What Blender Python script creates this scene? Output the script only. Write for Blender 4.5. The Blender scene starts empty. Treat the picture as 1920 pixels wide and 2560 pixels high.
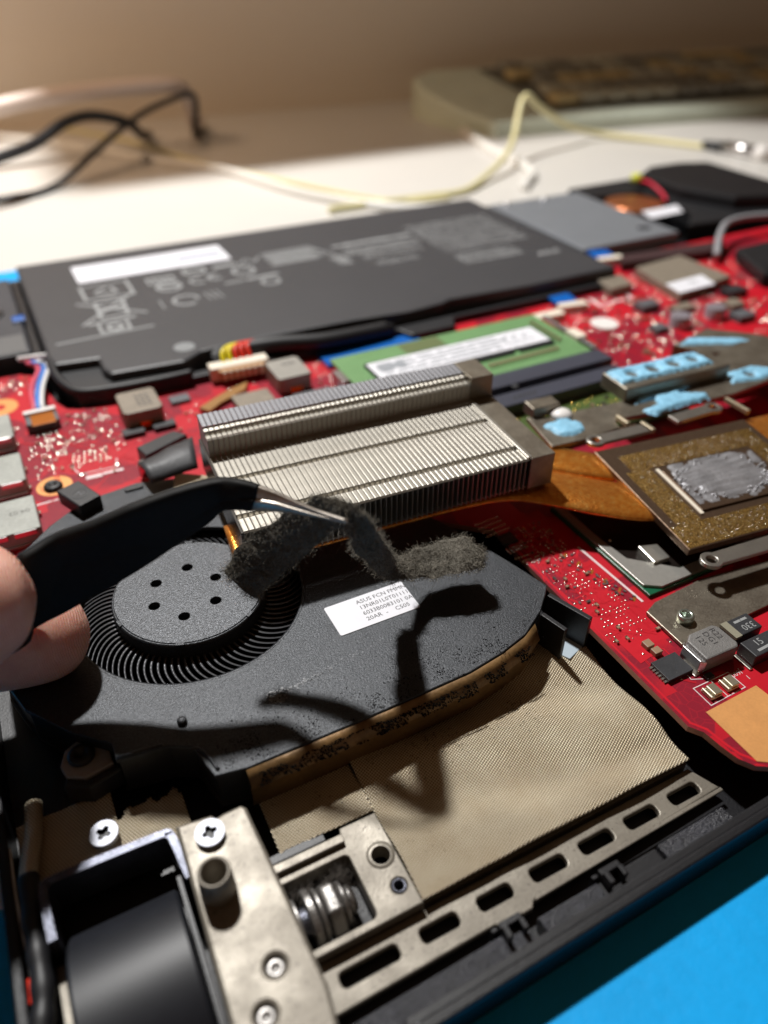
import bpy, bmesh, math, random
from mathutils import Vector, Matrix, noise
from mathutils.geometry import delaunay_2d_cdt
random.seed(7)
S = 0.001            # everything below is written in millimetres
sc = bpy.context.scene
col = sc.collection
R = math.radians

# ------------------------------------------------------------------ camera
cd = bpy.data.cameras.new('camera'); cam = bpy.data.objects.new('camera', cd); col.objects.link(cam)
cam.location = (0, 0, 0.100)
cam.rotation_euler = (R(90 - 37.5), 0, R(-27.09))
cd.sensor_fit = 'VERTICAL'; cd.sensor_height = 36; cd.sensor_width = 27
cd.lens = 1900 / 2560 * 36
cd.clip_start = 0.005; cd.clip_end = 20
cd.dof.use_dof = True; cd.dof.focus_distance = 0.129; cd.dof.aperture_fstop = 10.8
sc.camera = cam
# ------------------------------------------------------------------ light
w = bpy.data.worlds.new('World'); sc.world = w; w.use_nodes = True
w.node_tree.nodes['Background'].inputs[0].default_value = (1.0, 0.58, 0.32, 1)
w.node_tree.nodes['Background'].inputs[1].default_value = 0.07

def lamp(name, kind, loc, power, color, size):
    l = bpy.data.lights.new(name, kind); l.energy = power; l.color = color
    if kind == 'AREA': l.size = size
    else: l.shadow_soft_size = size
    o = bpy.data.objects.new(name, l); col.objects.link(o); o.location = [c * S for c in loc]
    return o
kl = lamp('work_lamp', 'SPOT', (32, 462, 600), 27, (1.0, 0.985, 0.96), 0.019)
kl.data.spot_size = R(82); kl.data.spot_blend = .12
kl.rotation_euler = (Vector((.08, .15, 0)) - kl.location).to_track_quat('-Z', 'Y').to_euler()
wl_ = lamp('warm_wall_fill', 'SPOT', (-150, 430, 300), 2.6, (1.0, 0.66, 0.41), 0.05)  # added warm fill without a visible source, lifts the wall and shaded desk
wl_.data.spot_size = R(88); wl_.data.spot_blend = .8
wl_.rotation_euler = (Vector((.17, .64, .02)) - wl_.location).to_track_quat('-Z', 'Y').to_euler()
vs = sc.view_settings
vs.view_transform = 'Standard'; vs.look = 'None'; vs.exposure = 0; vs.gamma = 1; vs.use_curve_mapping = False

# ------------------------------------------------------------------ materials
def lin(c):
    return tuple((v / 255 / 12.92 if v / 255 <= .04045 else ((v / 255 + .055) / 1.055) ** 2.4) for v in c) + (1,)
MATS = {}
class NT:
    def __init__(s, name):
        s.m = bpy.data.materials.new(name); s.m.use_nodes = True
        s.t = s.m.node_tree; s.b = s.t.nodes['Principled BSDF']
        s.tc = s.n('ShaderNodeTexCoord')
    def n(s, kind, **kw):
        x = s.t.nodes.new(kind)
        for k, v in kw.items(): setattr(x, k, v)
        return x
    def l(s, a, b): s.t.links.new(a, b)
    def noise(s, mm, detail=3, rough=.6, coord=None):
        x = s.n('ShaderNodeTexNoise'); x.inputs['Scale'].default_value = 1000 / mm
        x.inputs['Detail'].default_value = detail; x.inputs['Roughness'].default_value = rough
        s.l(coord or s.tc.outputs['Object'], x.inputs['Vector']); return x.outputs['Fac']
    def ramp(s, fac, stops, interp='LINEAR'):
        r = s.n('ShaderNodeValToRGB'); e = r.color_ramp.elements; r.color_ramp.interpolation = interp
        while len(e) < len(stops): e.new(.5)
        for k, (p, c) in enumerate(stops): e[k].position = p; e[k].color = c if len(c) == 4 else (*c, 1)
        s.l(fac, r.inputs[0]); return r.outputs[0]
    def mix(s, fac, a, b, mode='MIX'):
        x = s.n('ShaderNodeMix', data_type='RGBA', blend_type=mode)
        for sock, v in ((x.inputs[0], fac), (x.inputs[6], a), (x.inputs[7], b)):
            if hasattr(v, 'is_linked') or hasattr(v, 'links'): s.l(v, sock)
            else: sock.default_value = v
        return x.outputs[2]
    def math(s, op, a, b=0):
        x = s.n('ShaderNodeMath', operation=op)
        for sock, v in ((x.inputs[0], a), (x.inputs[1], b)):
            if hasattr(v, 'links'): s.l(v, sock)
            else: sock.default_value = v
        return x.outputs[0]
    def bump(s, h, dist_mm, strength=1.0):
        x = s.n('ShaderNodeBump'); x.inputs['Distance'].default_value = dist_mm * S
        x.inputs['Strength'].default_value = strength; s.l(h, x.inputs['Height'])
        s.l(x.outputs[0], s.b.inputs['Normal'])
    def set(s, col=None, rough=None, metal=None, spec=None):
        for nm, v in (('Base Color', col), ('Roughness', rough), ('Metallic', metal), ('Specular IOR Level', spec)):
            if v is None: continue
            if hasattr(v, 'links'): s.l(v, s.b.inputs[nm])
            else: s.b.inputs[nm].default_value = v

def M(name, c, rough=.5, metal=0, grain=None, var=.25, bump=0, spec=.5, linear=False):
    """one plain surface: colour with a little mottling, roughness grain and bump"""
    if name in MATS: return MATS[name]
    k = NT(name); c = c if linear else lin(c)
    if grain:
        f = k.noise(grain, 4)
        lo = tuple(v * (1 - var) for v in c[:3]) + (1,); hi = tuple(min(1, v * (1 + var)) for v in c[:3]) + (1,)
        f2 = k.noise(grain * 9, 2)
        cc = k.mix(.5, k.ramp(f, [(.3, lo), (.7, hi)]), k.ramp(f2, [(.35, lo), (.65, hi)]))
        k.set(cc, k.math('MULTIPLY_ADD', f2, .25) if False else rough, metal, spec)
        if bump: k.bump(f, bump)
    else: k.set(c, rough, metal, spec)
    MATS[name] = k.m; return k.m

def mat_pcb():
    k = NT('pcb_red')
    big = k.noise(9, 1, .4); fine = k.noise(.7, 2)
    v = k.n('ShaderNodeTexVoronoi', feature='F1', distance='CHEBYCHEV'); v.inputs['Scale'].default_value = 1000 / 9.0
    k.l(k.tc.outputs['Object'], v.inputs['Vector'])
    sep = k.n('ShaderNodeSeparateColor'); k.l(v.outputs['Color'], sep.inputs[0])
    s = k.math('ADD', k.math('MULTIPLY', sep.outputs[0], .55), k.math('MULTIPLY', big, .6))
    c = k.ramp(s, [(.0, (.22, .006, .020)), (.50, (.25, .0065, .021)), (.60, (.47, .007, .018)), (1, (.55, .008, .02))])
    vias = k.n('ShaderNodeTexVoronoi', feature='DISTANCE_TO_EDGE'); vias.inputs['Scale'].default_value = 1000 / 1.9
    k.l(k.tc.outputs['Object'], vias.inputs['Vector'])
    edge = k.ramp(vias.outputs['Distance'], [(.0, (.35,) * 3), (.05, (0,) * 3)])
    c = k.mix(edge, c, (.50, .012, .025, 1))
    k.set(c, .5, 0, .25); k.bump(k.math('ADD', s, k.math('MULTIPLY', fine, .06)), .05)
    return k.m
def mat_fabric():
    k = NT('gold_fabric')
    mp = k.n('ShaderNodeMapping'); mp.inputs['Rotation'].default_value = (0, 0, R(18)); k.l(k.tc.outputs['Object'], mp.inputs[0])
    sep = k.n('ShaderNodeSeparateXYZ'); k.l(mp.outputs[0], sep.inputs[0])
    f = 2 * math.pi / (.54 * S)
    sx = k.math('SINE', k.math('MULTIPLY', sep.outputs[0], f)); sy = k.math('SINE', k.math('MULTIPLY', sep.outputs[1], f))
    wv = k.math('MULTIPLY_ADD', k.math('MULTIPLY', sx, sy), .5); wv.node.inputs[2].default_value = .5
    c = k.ramp(wv, [(.05, lin((104, 88, 66))), (.45, lin((198, 182, 150))), (1, lin((252, 246, 230)))])
    st = k.noise(6, 3); c = k.mix(k.ramp(st, [(.35, (.3,) * 3), (.7, (0,) * 3)]), c, lin((150, 122, 84)))
    sp = k.noise(.42, 2); c = k.mix(k.ramp(sp, [(.70, (0,) * 3), (.76, (.8,) * 3)]), c, (.03, .022, .015, 1))
    k.set(c, .40, .55); k.bump(wv, .15, 1)
    return k.m
def mat_fanplate(nm='fan_black_paint', amt=.42):
    k = NT(nm)
    f = k.noise(.36, 3, .8); g = k.noise(14, 3)
    c = k.mix(k.ramp(g, [(.3, (0,) * 3), (.7, (.6,) * 3)]), (.018, .020, .0235, 1), (.032, .035, .040, 1))
    c = k.mix(k.ramp(k.noise(.27, 2, .9), [(.42, (0,) * 3), (.74, (amt,) * 3)]), c, (.115, .123, .136, 1))  # paint flakes as bright specks, their sparkle put into the colour
    sp = k.noise(.30, 2); pd = k.noise(18, 2)
    m = k.math('MULTIPLY', k.ramp(sp, [(.62, (0,) * 3), (.67, (1,) * 3)]), k.ramp(pd, [(.42, (0,) * 3), (.6, (1,) * 3)]))
    c = k.mix(m, c, (.012, .012, .012, 1))
    k.set(c, k.ramp(f, [(.3, (.28,) * 3), (.7, (.46,) * 3)]), .4, .5); k.bump(f, .10, 1)
    return k.m
def mat_cast():
    k = NT('cast_metal')
    f = k.noise(.5, 5, .7); g = k.noise(7, 3)
    c = k.mix(f, lin((104, 98, 88)), lin((144, 137, 125)))
    c = k.mix(k.ramp(g, [(.45, (0,) * 3), (.75, (.6,) * 3)]), c, lin((174, 167, 154)))
    sp = k.noise(.55, 2); c = k.mix(k.ramp(sp, [(.62, (0,) * 3), (.74, (.75,) * 3)]), c, (.045, .035, .03, 1))
    k.set(c, k.ramp(g, [(.3, (.5,) * 3), (.8, (.32,) * 3)]), .35); k.bump(f, .08, .6)
    return k.m
def mat_copper():
    k = NT('tarnished_copper')
    f = k.noise(1.1, 4, .6); g = k.noise(9, 2)
    c = k.ramp(f, [(.2, (.62, .17, .022)), (.5, (.94, .34, .048)), (.8, (1.0, .56, .14))])
    c = k.mix(k.ramp(g, [(.4, (0,) * 3), (.75, (.5,) * 3)]), c, (.55, .20, .05, 1))
    k.set(c, .25, .8); k.bump(k.noise(.5, 3), .10)
    return k.m
def mat_nickel():
    k = NT('stained_nickel')
    f = k.noise(.35, 4, .7); g = k.noise(5, 3)
    c = k.mix(f, lin((108, 98, 86)), lin((150, 142, 128)))
    c = k.mix(k.ramp(g, [(.4, (0,) * 3), (.7, (.5,) * 3)]), c, lin((176, 168, 152)))
    k.set(c, k.ramp(f, [(.3, (.28,) * 3), (.7, (.46,) * 3)]), .75); k.bump(f, .03)
    return k.m
def mat_wall():
    k = NT('wall_paint'); f = k.noise(3, 4); k.set(k.mix(f, lin((214, 204, 190)), lin((222, 213, 200))), .8); k.bump(f, .15); return k.m
def mat_skin():
    k = NT('skin')
    f = k.noise(2.2, 4); g = k.noise(9, 2)
    c = k.mix(g, lin((226, 160, 140)), lin((242, 198, 178)))
    c = k.mix(k.ramp(f, [(.4, (0,) * 3), (.75, (.35,) * 3)]), c, lin((206, 116, 100)))
    wv = k.n('ShaderNodeTexWave'); wv.inputs['Scale'].default_value = 900; wv.inputs['Distortion'].default_value = 5; wv.inputs['Detail'].default_value = 2; wv.inputs['Detail Scale'].default_value = .6
    k.l(k.tc.outputs['Object'], wv.inputs['Vector'])
    k.set(c, .42, 0, .5)
    k.b.inputs['Subsurface Weight'].default_value = .6; k.b.inputs['Subsurface Radius'].default_value = (.0034, .0012, .0006); k.b.inputs['Subsurface Scale'].default_value = 1.0
    k.bump(k.math('ADD', wv.outputs['Fac'], k.math('MULTIPLY', f, .9)), .14, .7)
    return k.m
def mat_coldplate():
    k = NT('cold_plate_brown')
    f = k.noise(.6, 4); k.set(k.mix(f, lin((86, 68, 54)), lin((122, 100, 82))), .35, .7); k.bump(f, .04); return k.m
def mat_speckle():
    k = NT('gold_speckle_film')
    f = k.noise(.30, 3, .8); g = k.noise(.5, 2)
    c = k.ramp(f, [(.3, lin((84, 58, 22))), (.52, lin((140, 106, 48))), (.68, lin((214, 190, 132)))])
    k.set(c, k.ramp(g, [(.35, (.18,) * 3), (.6, (.4,) * 3)]), .75); k.bump(f, .10, 1); return k.m
PCB = mat_pcb(); FAB = mat_fabric(); FANP = mat_fanplate(); HUBP = mat_fanplate('hub_flake_sparkle', 1.0); CAST = mat_cast(); COPPER = mat_copper()
NICK = mat_nickel(); WALL = mat_wall(); SKIN = mat_skin(); COLD = mat_coldplate(); SPECK = mat_speckle()
BLACKP = M('black_plastic', (26, 26, 29), .42, 0, .3, .2, .04)
NAVY = M('tray_plastic', (13, 13, 18), .45, 0, .4, .2, .05)
PAD = M('grainy_black_pad', (42, 43, 50), .3, 0, .5, .5, .5, .8)
BATT = M('battery_film', (58, 58, 61), .48, 0, 3, .08, .05)
PRINT = M('grey_print', (150, 152, 152), .6)
PRINTB = M('black_print', (22, 22, 22), .6)
SILK = M('silk_white', (225, 205, 205), .6)
STICK = M('white_sticker', (226, 226, 232), .5, 0, 1.5, .04)
SOLDER = M('solder', (226, 220, 208), .22, 1)
SILVER = M('bright_steel', (214, 212, 212), .28, 1, .5, .12, .02)
ZINC = M('zinc_screw', (146, 148, 156), .46, .6, .4, .12, .03)
DARKST = M('dark_steel', (96, 98, 108), .36, .9, .45, .35, .10)
AGED = M('aged_steel', (158, 155, 152), .4, .8, .5, .25, .05)
CHIP = M('chip_epoxy', (46, 47, 50), .5, 0, .25, .25, .03)
CHIPG = M('chip_grey', (92, 94, 98), .45, 0, .25, .2, .03)
FERR = M('ferrite', (132, 122, 108), .5, .1, .35, .15, .04)
TANC = M('tan_ceramic', (150, 122, 98), .45)
GREEN = M('pcb_green', (108, 148, 98), .4, 0, 2.5, .12, .02)
GREEND = M('pcb_dark_green', (74, 92, 44), .4, 0, 1.5, .3, .02)
CPUG = M('cpu_substrate_green', (20, 92, 62), .3, 0, 1, .2)
TANPAD = M('tan_board_coat', (206, 146, 84), .55, 0, .5, .1, .02)
RINGC = M('bare_ring', (226, 160, 96), .4, .3)
REDT = M('red_trace', (.55, .008, .02, 1), .5, 0, None, 0, 0, .25, linear=True)
PUTTY = M('blue_putty', (140, 198, 228), .5, 0, 1.6, .22, .35)
BLUEF = M('blue_film', (0, 92, 178), .35)
ALUP = M('grey_aluminium', (150, 155, 162), .42, .55, 1, .05)
WCONN = M('ivory_plastic', (232, 222, 204), .5)
PASTE = M('thermal_paste', (172, 172, 176), .32, .6, .5, .25, .12)
FIN = M('fin_metal', (172, 167, 157), .38, .75, .6, .12, .02)
FINT = M('fin_tip_metal', (128, 128, 132), .42, .6, .6, .12, .02)
DUST = M('felted_dust', (100, 96, 88), .95, 0, .7, .45, .5, .1)
FIBRE = M('dust_fibre', (132, 126, 114), .8, 0, None, 0, 0, .2)
RUBBER = M('black_rubber', (26, 26, 29), .5, 0, .6, .2, .02)
COAT = M('black_coating', (25, 25, 25), .6, 0, .8, .25, .03, .16)
STEELT = M('worn_steel', (190, 182, 172), .34, .9, .5, .25, .03)
YWIRE = M('yellow_insulation', (226, 206, 30), .4)
RWIRE = M('red_insulation', (214, 50, 30), .4)
BWIRE = M('blue_insulation', (70, 130, 210), .4)
WWIRE = M('white_insulation', (226, 224, 222), .4)
PWIRE = M('pink_insulation', (214, 90, 110), .4)
KAPT = M('amber_film', (170, 96, 20), .3, .2)
PINKP = M('mauve_dot', (226, 190, 214), .4)
DESKM = M('white_laminate', (205, 202, 196), .42, 0, 30, .02)
MATM = M('blue_silicone', (.0, .36, .82, 1), .6, 0, 2.2, .09, .10, .3, linear=True)
SHADEB = M('shade_board_white', (224, 218, 208), .5)
KBC = M('keyboard_shell', (198, 206, 190), .5, 0, 3, .1)
KEYA = M('key_grey', (168, 166, 150), .5); KEYB = M('key_dark', (128, 126, 116), .5); KEYC = M('key_olive_reflection', (184, 166, 122), .5)  # the olive tone paints warm reflections onto some keys
CABY = M('cable_cream', (214, 206, 158), .45); CABW = M('cable_white', (226, 224, 218), .45); CABB = M('cable_black', (30, 30, 34), .45)
CASEP = M('pale_case', (216, 200, 190), .45); WHITEP = M('white_plastic', (232, 228, 224), .4)
NAIL = M('nail', (226, 176, 156), .25)

# ------------------------------------------------------------------ mesh helpers
def root_of(o):
    while o.parent: o = o.parent
    return o
def wmat(o):
    m = Matrix.Translation(o.location) @ o.rotation_euler.to_matrix().to_4x4()
    return wmat(o.parent) @ m if o.parent else m
def tag(o, label, cat=None, group=None, kind=None):
    if label: o['label'] = label
    if cat: o['category'] = cat
    if group: o['group'] = group
    if kind: o['kind'] = kind
    return o
def thing(name, label, cat, loc, rz=0):
    o = bpy.data.objects.new(name, None); col.objects.link(o)
    o.location = Vector(loc) * S; o.rotation_euler = (0, 0, rz); o.empty_display_size = .01
    return tag(o, label, cat)
def me_from(name, verts, faces, mats, smooth=False, fm=None):
    me = bpy.data.meshes.new(name)
    me.from_pydata([Vector(v) * S for v in verts], [], faces)
    for m in (mats if isinstance(mats, (list, tuple)) else [mats]): me.materials.append(m)
    if fm: me.polygons.foreach_set('material_index', fm)
    if smooth: me.polygons.foreach_set('use_smooth', [True] * len(me.polygons))
    me.update(); return me
def put(name, me, parent=None, loc=None, rz=0, bevel=0, segs=2, kind=None, frame='world'):
    o = bpy.data.objects.new(name, me); col.objects.link(o)
    if parent:
        o.parent = parent; r = root_of(parent)
        if frame == 'world':
            rm = wmat(parent)
            o.matrix_local = rm.inverted() @ (Matrix.Translation(Vector(loc or (0, 0, 0)) * S) @ Matrix.Rotation(rz, 4, 'Z'))
        else:
            o.location = Vector(loc or (0, 0, 0)) * S; o.rotation_euler = (0, 0, rz)
    elif loc is not None:
        o.location = Vector(loc) * S; o.rotation_euler = (0, 0, rz)
    else:   # top-level mesh: origin at the base of its own shape
        vs_ = [v.co for v in me.vertices]
        c = Vector((sum(v.x for v in vs_) / len(vs_), sum(v.y for v in vs_) / len(vs_), min(v.z for v in vs_)))
        me.transform(Matrix.Translation(-c)); o.location = c
    if bevel:
        b = o.modifiers.new('bevel', 'BEVEL'); b.width = bevel * S; b.segments = segs; b.limit_method = 'ANGLE'; b.angle_limit = R(35)
        b.harden_normals = False
    if kind: o['kind'] = kind
    return o
class MB:
    """collects shapes into one mesh, millimetres, world frame"""
    def __init__(s): s.v = []; s.f = []; s.m = []
    def add(s, vs_, fs, m=0):
        n = len(s.v); s.v += [tuple(v) for v in vs_]; s.f += [tuple(i + n for i in f) for f in fs]; s.m += [m] * len(fs); return s
    def box(s, x0, x1, y0, y1, z0, z1, rz=0, m=0):
        cx, cy = (x0 + x1) / 2, (y0 + y1) / 2; c, d = math.cos(rz), math.sin(rz)
        P = [(x, y, z) for z in (z0, z1) for x, y in ((x0, y0), (x1, y0), (x1, y1), (x0, y1))]
        P = [(cx + (x - cx) * c - (y - cy) * d, cy + (x - cx) * d + (y - cy) * c, z) for x, y, z in P]
        return s.add(P, [(3, 2, 1, 0), (4, 5, 6, 7), (0, 1, 5, 4), (1, 2, 6, 5), (2, 3, 7, 6), (3, 0, 4, 7)], m)
    def prism(s, pts, z0, z1, m=0):
        n = len(pts); s.add([(x, y, z0) for x, y in pts] + [(x, y, z1) for x, y in pts],
              [tuple(range(n - 1, -1, -1)), tuple(range(n, 2 * n))] + [(i, (i + 1) % n, n + (i + 1) % n, n + i) for i in range(n)], m); return s
    def lathe(s, c, prof, seg=32, m=0, axis='z', cap=True):
        """prof: list of (r, h); axis z or x"""
        V = []; F = []
        for r_, h in prof:
            for k in range(seg):
                a = 2 * math.pi * k / seg; p = (r_ * math.cos(a), r_ * math.sin(a), h)
                if axis == 'x': p = (h, p[0], p[1])
                V.append((c[0] + p[0], c[1] + p[1], c[2] + p[2]))
        for i in range(len(prof) - 1):
            for k in range(seg):
                F.append((i * seg + k, i * seg + (k + 1) % seg, (i + 1) * seg + (k + 1) % seg, (i + 1) * seg + k))
        if cap: F += [tuple(range(seg - 1, -1, -1)), tuple((len(prof) - 1) * seg + k for k in range(seg))]
        return s.add(V, F, m)
    def tube(s, path, r, seg=10, m=0, flat=1.0, up=(0, 0, 1)):
        P = [Vector(p) for p in path]; n = len(P); V = []; F = []
        for i, p in enumerate(P):
            t = (P[min(i + 1, n - 1)] - P[max(i - 1, 0)]).normalized(); u = Vector(up)
            a = t.cross(u); a = a.normalized() if a.length > 1e-4 else Vector((1, 0, 0)); b = a.cross(t).normalized()
            rr = r[i] if isinstance(r, (list, tuple)) else r
            for k in range(seg):
                g = 2 * math.pi * k / seg
                V.append(p + a * rr * math.cos(g) + b * rr * flat * math.sin(g))
        for i in range(n - 1):
            for k in range(seg): F.append((i * seg + k, i * seg + (k + 1) % seg, (i + 1) * seg + (k + 1) % seg, (i + 1) * seg + k))
        F += [tuple(range(seg - 1, -1, -1)), tuple((n - 1) * seg + k for k in range(seg))]
        return s.add(V, F, m)
    def put(s, name, mats, parent=None, smooth=False, **kw):
        me = me_from(name, s.v, s.f, mats, smooth, s.m if isinstance(mats, (list, tuple)) else None)
        if smooth == 'auto': pass
        return put(name, me, parent, **kw)
def smooth_angle(o, ang=40):
    me = o.data; me.polygons.foreach_set('use_smooth', [True] * len(me.polygons))
    bm = bmesh.new(); bm.from_mesh(me)
    for e in bm.edges:
        if len(e.link_faces) == 2 and e.calc_face_angle(0) > R(ang): e.smooth = False
    bm.to_mesh(me); bm.free(); return o
def cat(pts, sub=6):
    """catmull-rom through 3D points"""
    P = [Vector(p) for p in pts]; out = []
    for i in range(len(P) - 1):
        a, b, c, d = P[max(i - 1, 0)], P[i], P[i + 1], P[min(i + 2, len(P) - 1)]
        for k in range(sub):
            t = k / sub
            out.append(.5 * ((2 * b) + (c - a) * t + (2 * a - 5 * b + 4 * c - d) * t * t + (3 * b - a - 3 * c + d) * t ** 3))
    out.append(P[-1]); return out
def circle(cx, cy, r, n=24, a0=0): return [(cx + r * math.cos(a0 + 2 * math.pi * k / n), cy + r * math.sin(a0 + 2 * math.pi * k / n)) for k in range(n)]
def rrect(x0, x1, y0, y1, r, n=5):
    out = []
    for cx, cy, a in ((x1 - r, y0 + r, -90), (x1 - r, y1 - r, 0), (x0 + r, y1 - r, 90), (x0 + r, y0 + r, 180)):
        out += [(cx + r * math.cos(R(a + 90 * k / n)), cy + r * math.sin(R(a + 90 * k / n))) for k in range(n + 1)]
    return out
def inpoly(p, pts):
    ins = False
    for (x1, y1), (x2, y2) in zip(pts, pts[1:] + pts[:1]):
        if (y1 > p[1]) != (y2 > p[1]) and p[0] < (x2 - x1) * (p[1] - y1) / (y2 - y1) + x1: ins = not ins
    return ins
def offset_loop(L, d):
    """move a closed loop inward (d > 0) by d, whichever way it runs"""
    n = len(L); A = sum(L[i][0] * L[(i + 1) % n][1] - L[(i + 1) % n][0] * L[i][1] for i in range(n)); sg = 1 if A > 0 else -1; out = []
    for i in range(n):
        p0, p, p1 = Vector(L[i - 1][:2]), Vector(L[i][:2]), Vector(L[(i + 1) % n][:2]); e0 = p - p0; e1 = p1 - p
        n0 = Vector((-e0.y, e0.x)).normalized() * sg; n1 = Vector((-e1.y, e1.x)).normalized() * sg; m = n0 + n1
        if m.length < 1e-6: m = n0
        m = m / max(.35, m.length * m.length / 2) if m.length else n0
        out.append(tuple(p + m * d))
    return out
def plate(name, outline, holes, z0, z1, mat, parent=None, bevel=0, side=None, bore=None, segs=2, **kw):
    """flat plate with real holes and softened top edges"""
    b = min(bevel, (z1 - z0) * .45); steps = [(0, z0), (0, z1)] if not b else [(0, z0), (0, z1 - b), (b * .3, z1 - b * .3), (b, z1)]
    loops = [list(map(tuple, outline))] + [list(map(tuple, h)) for h in holes]
    tops = [offset_loop(L, b * (1 if k == 0 else -1)) if b else L for k, L in enumerate(loops)]
    V = []; F = []; fm = []
    for k, L in enumerate(loops):
        n = len(L); A = sum(L[i][0] * L[(i + 1) % n][1] - L[(i + 1) % n][0] * L[i][1] for i in range(n)); fl = (A > 0) == (k == 0)
        base = len(V)
        for d, z in steps:
            Q = L if not d else offset_loop(L, d * (1 if k == 0 else -1)); V += [(q_[0], q_[1], z) for q_ in Q]
        for t in range(len(steps) - 1):
            for i in range(n):
                f = (base + t * n + i, base + t * n + (i + 1) % n, base + (t + 1) * n + (i + 1) % n, base + (t + 1) * n + i)
                F.append(f if fl else f[::-1]); fm.append((2 if bore else 0) if k else (1 if side and t == 0 else 0))
    for zz, LL, up in ((z1, tops, True), (z0, loops, False)):
        vv = []; ee = []
        for L in LL:
            q0 = len(vv); vv += [Vector(p) for p in L]; ee += [(q0 + i, q0 + (i + 1) % len(L)) for i in range(len(L))]
        ov, _, of, _, _, _ = delaunay_2d_cdt(vv, ee, [], 1, 1e-6); q0 = len(V); V += [(p.x, p.y, zz) for p in ov]
        for f in of:
            p, q_, r_ = (ov[i] for i in f[:3]); g = (p + q_ + r_) / 3
            if not inpoly(g, LL[0]) or any(inpoly(g, h) for h in LL[1:]): continue
            ccw = (q_ - p).cross(r_ - p) > 0; f = tuple(q0 + i for i in f); F.append(f if ccw == up else f[::-1]); fm.append(0)
    return put(name, me_from(name, V, F, [mat, side or mat, bore or mat], False, fm), parent, **kw)
def boxp(name, x0, x1, y0, y1, z0, z1, mat, parent, bevel=.15, rz=0, **kw):
    return MB().box(x0, x1, y0, y1, z0, z1, rz).put(name, mat, parent, bevel=bevel, **kw)
def text_mb(mb, s_, size, x, y, z, ang=0, m=0, shear=0):
    c = bpy.data.curves.new('t', 'FONT'); c.body = s_; c.size = size; c.shear = shear; c.resolution_u = 2
    o = bpy.data.objects.new('t', c); col.objects.link(o)
    me = o.evaluated_get(bpy.context.evaluated_depsgraph_get()).to_mesh()
    ca, sa = math.cos(ang), math.sin(ang)
    mb.add([(x + v.co.x * ca - v.co.y * sa, y + v.co.x * sa + v.co.y * ca, z) for v in me.vertices], [tuple(p.vertices) for p in me.polygons], m)
    bpy.data.objects.remove(o); bpy.data.curves.remove(c); return mb
LIFT = [0]
def line_mb(mb, pts, wd, z, m=0, closed=False):
    P = [Vector((p[0], p[1])) for p in pts]
    if closed: P.append(P[0])
    for a, b in zip(P, P[1:]):
        d = b - a
        if d.length < 1e-6: continue
        LIFT[0] += 1; zz = z + (LIFT[0] % 23) * .0017
        d.normalize(); nrm = Vector((-d.y, d.x)) * wd / 2; a2 = a - d * wd / 2; b2 = b + d * wd / 2
        mb.add([(*(a2 - nrm), zz), (*(b2 - nrm), zz), (*(b2 + nrm), zz), (*(a2 + nrm), zz)], [(0, 1, 2, 3)], m)
    return mb
def fbm(x, y, z=0, s=1): return noise.noise(Vector((x * s, y * s, z))) + .5 * noise.noise(Vector((x * s * 2.1, y * s * 2.1, z + 7)))

# ================================================================== setting
DZ = -10.0
st = MB().box(-900, 1500, -500, 760, DZ - 25, DZ).put('desk', DESKM); tag(st, 'white laminate desk top under everything', kind='structure')
wl = MB().add([(-900, 704, DZ - 40), (1500, 452 + 60, DZ - 40), (1500, 512, 900), (-900, 704, 900), (-900, 724, DZ - 40), (1500, 532, DZ - 40), (1500, 532, 900), (-900, 724, 900)],
              [(0, 1, 2, 3), (7, 6, 5, 4), (0, 4, 5, 1), (3, 2, 6, 7), (0, 3, 7, 4), (1, 5, 6, 2)]).put('wall', WALL); tag(wl, 'beige wall behind the desk', kind='structure')
sh = MB().box(37.6, 900, 454, 690, 260, 278).put('shade_board', SHADEB, bevel=1); tag(sh, 'added unseen white board that shades the back of the desk', 'shade board')  # unseen board, added only to cast the shade on desk and wall
mt = plate('silicone_mat', rrect(-190, 170, -60, 335, 8), [], DZ, DZ + 1.5, MATM, bevel=.4)
tag(mt, 'bright blue silicone work mat under the open laptop', 'mat')

# ================================================================== laptop
LAP = thing('opened_laptop', 'laptop lying face down with its bottom cover off, red circuit board showing', 'laptop', (155, 165, -8.5))
FZ = -4.0                                    # floor sheet level
OUT = [(16, 27.2), (330, 33), (336, 40), (336, 290), (326, 304), (-14, 304), (-23, 296), (-23, 40), (-18, 27.2)]
plate('tray_floor', OUT, [], -8.48, -8.12, NAVY, LAP)
def inset(pts, d):
    cx = sum(p[0] for p in pts) / len(pts); cy = sum(p[1] for p in pts) / len(pts)
    return [(x + (d if x < cx else -d), y + (d if y < cy else -d)) for x, y in pts]
plate('tray_wall', OUT, [inset(OUT, 1.5)], -8.1, -2, NAVY, LAP, bevel=.35)
mb = MB()
mb.prism([(18, 28.9), (336 - 3, 34.6), (333, 36), (18, 30.2)], -8.1, -3.4)
mb.put('rim_step', BLACKP, LAP, bevel=.25)
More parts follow.
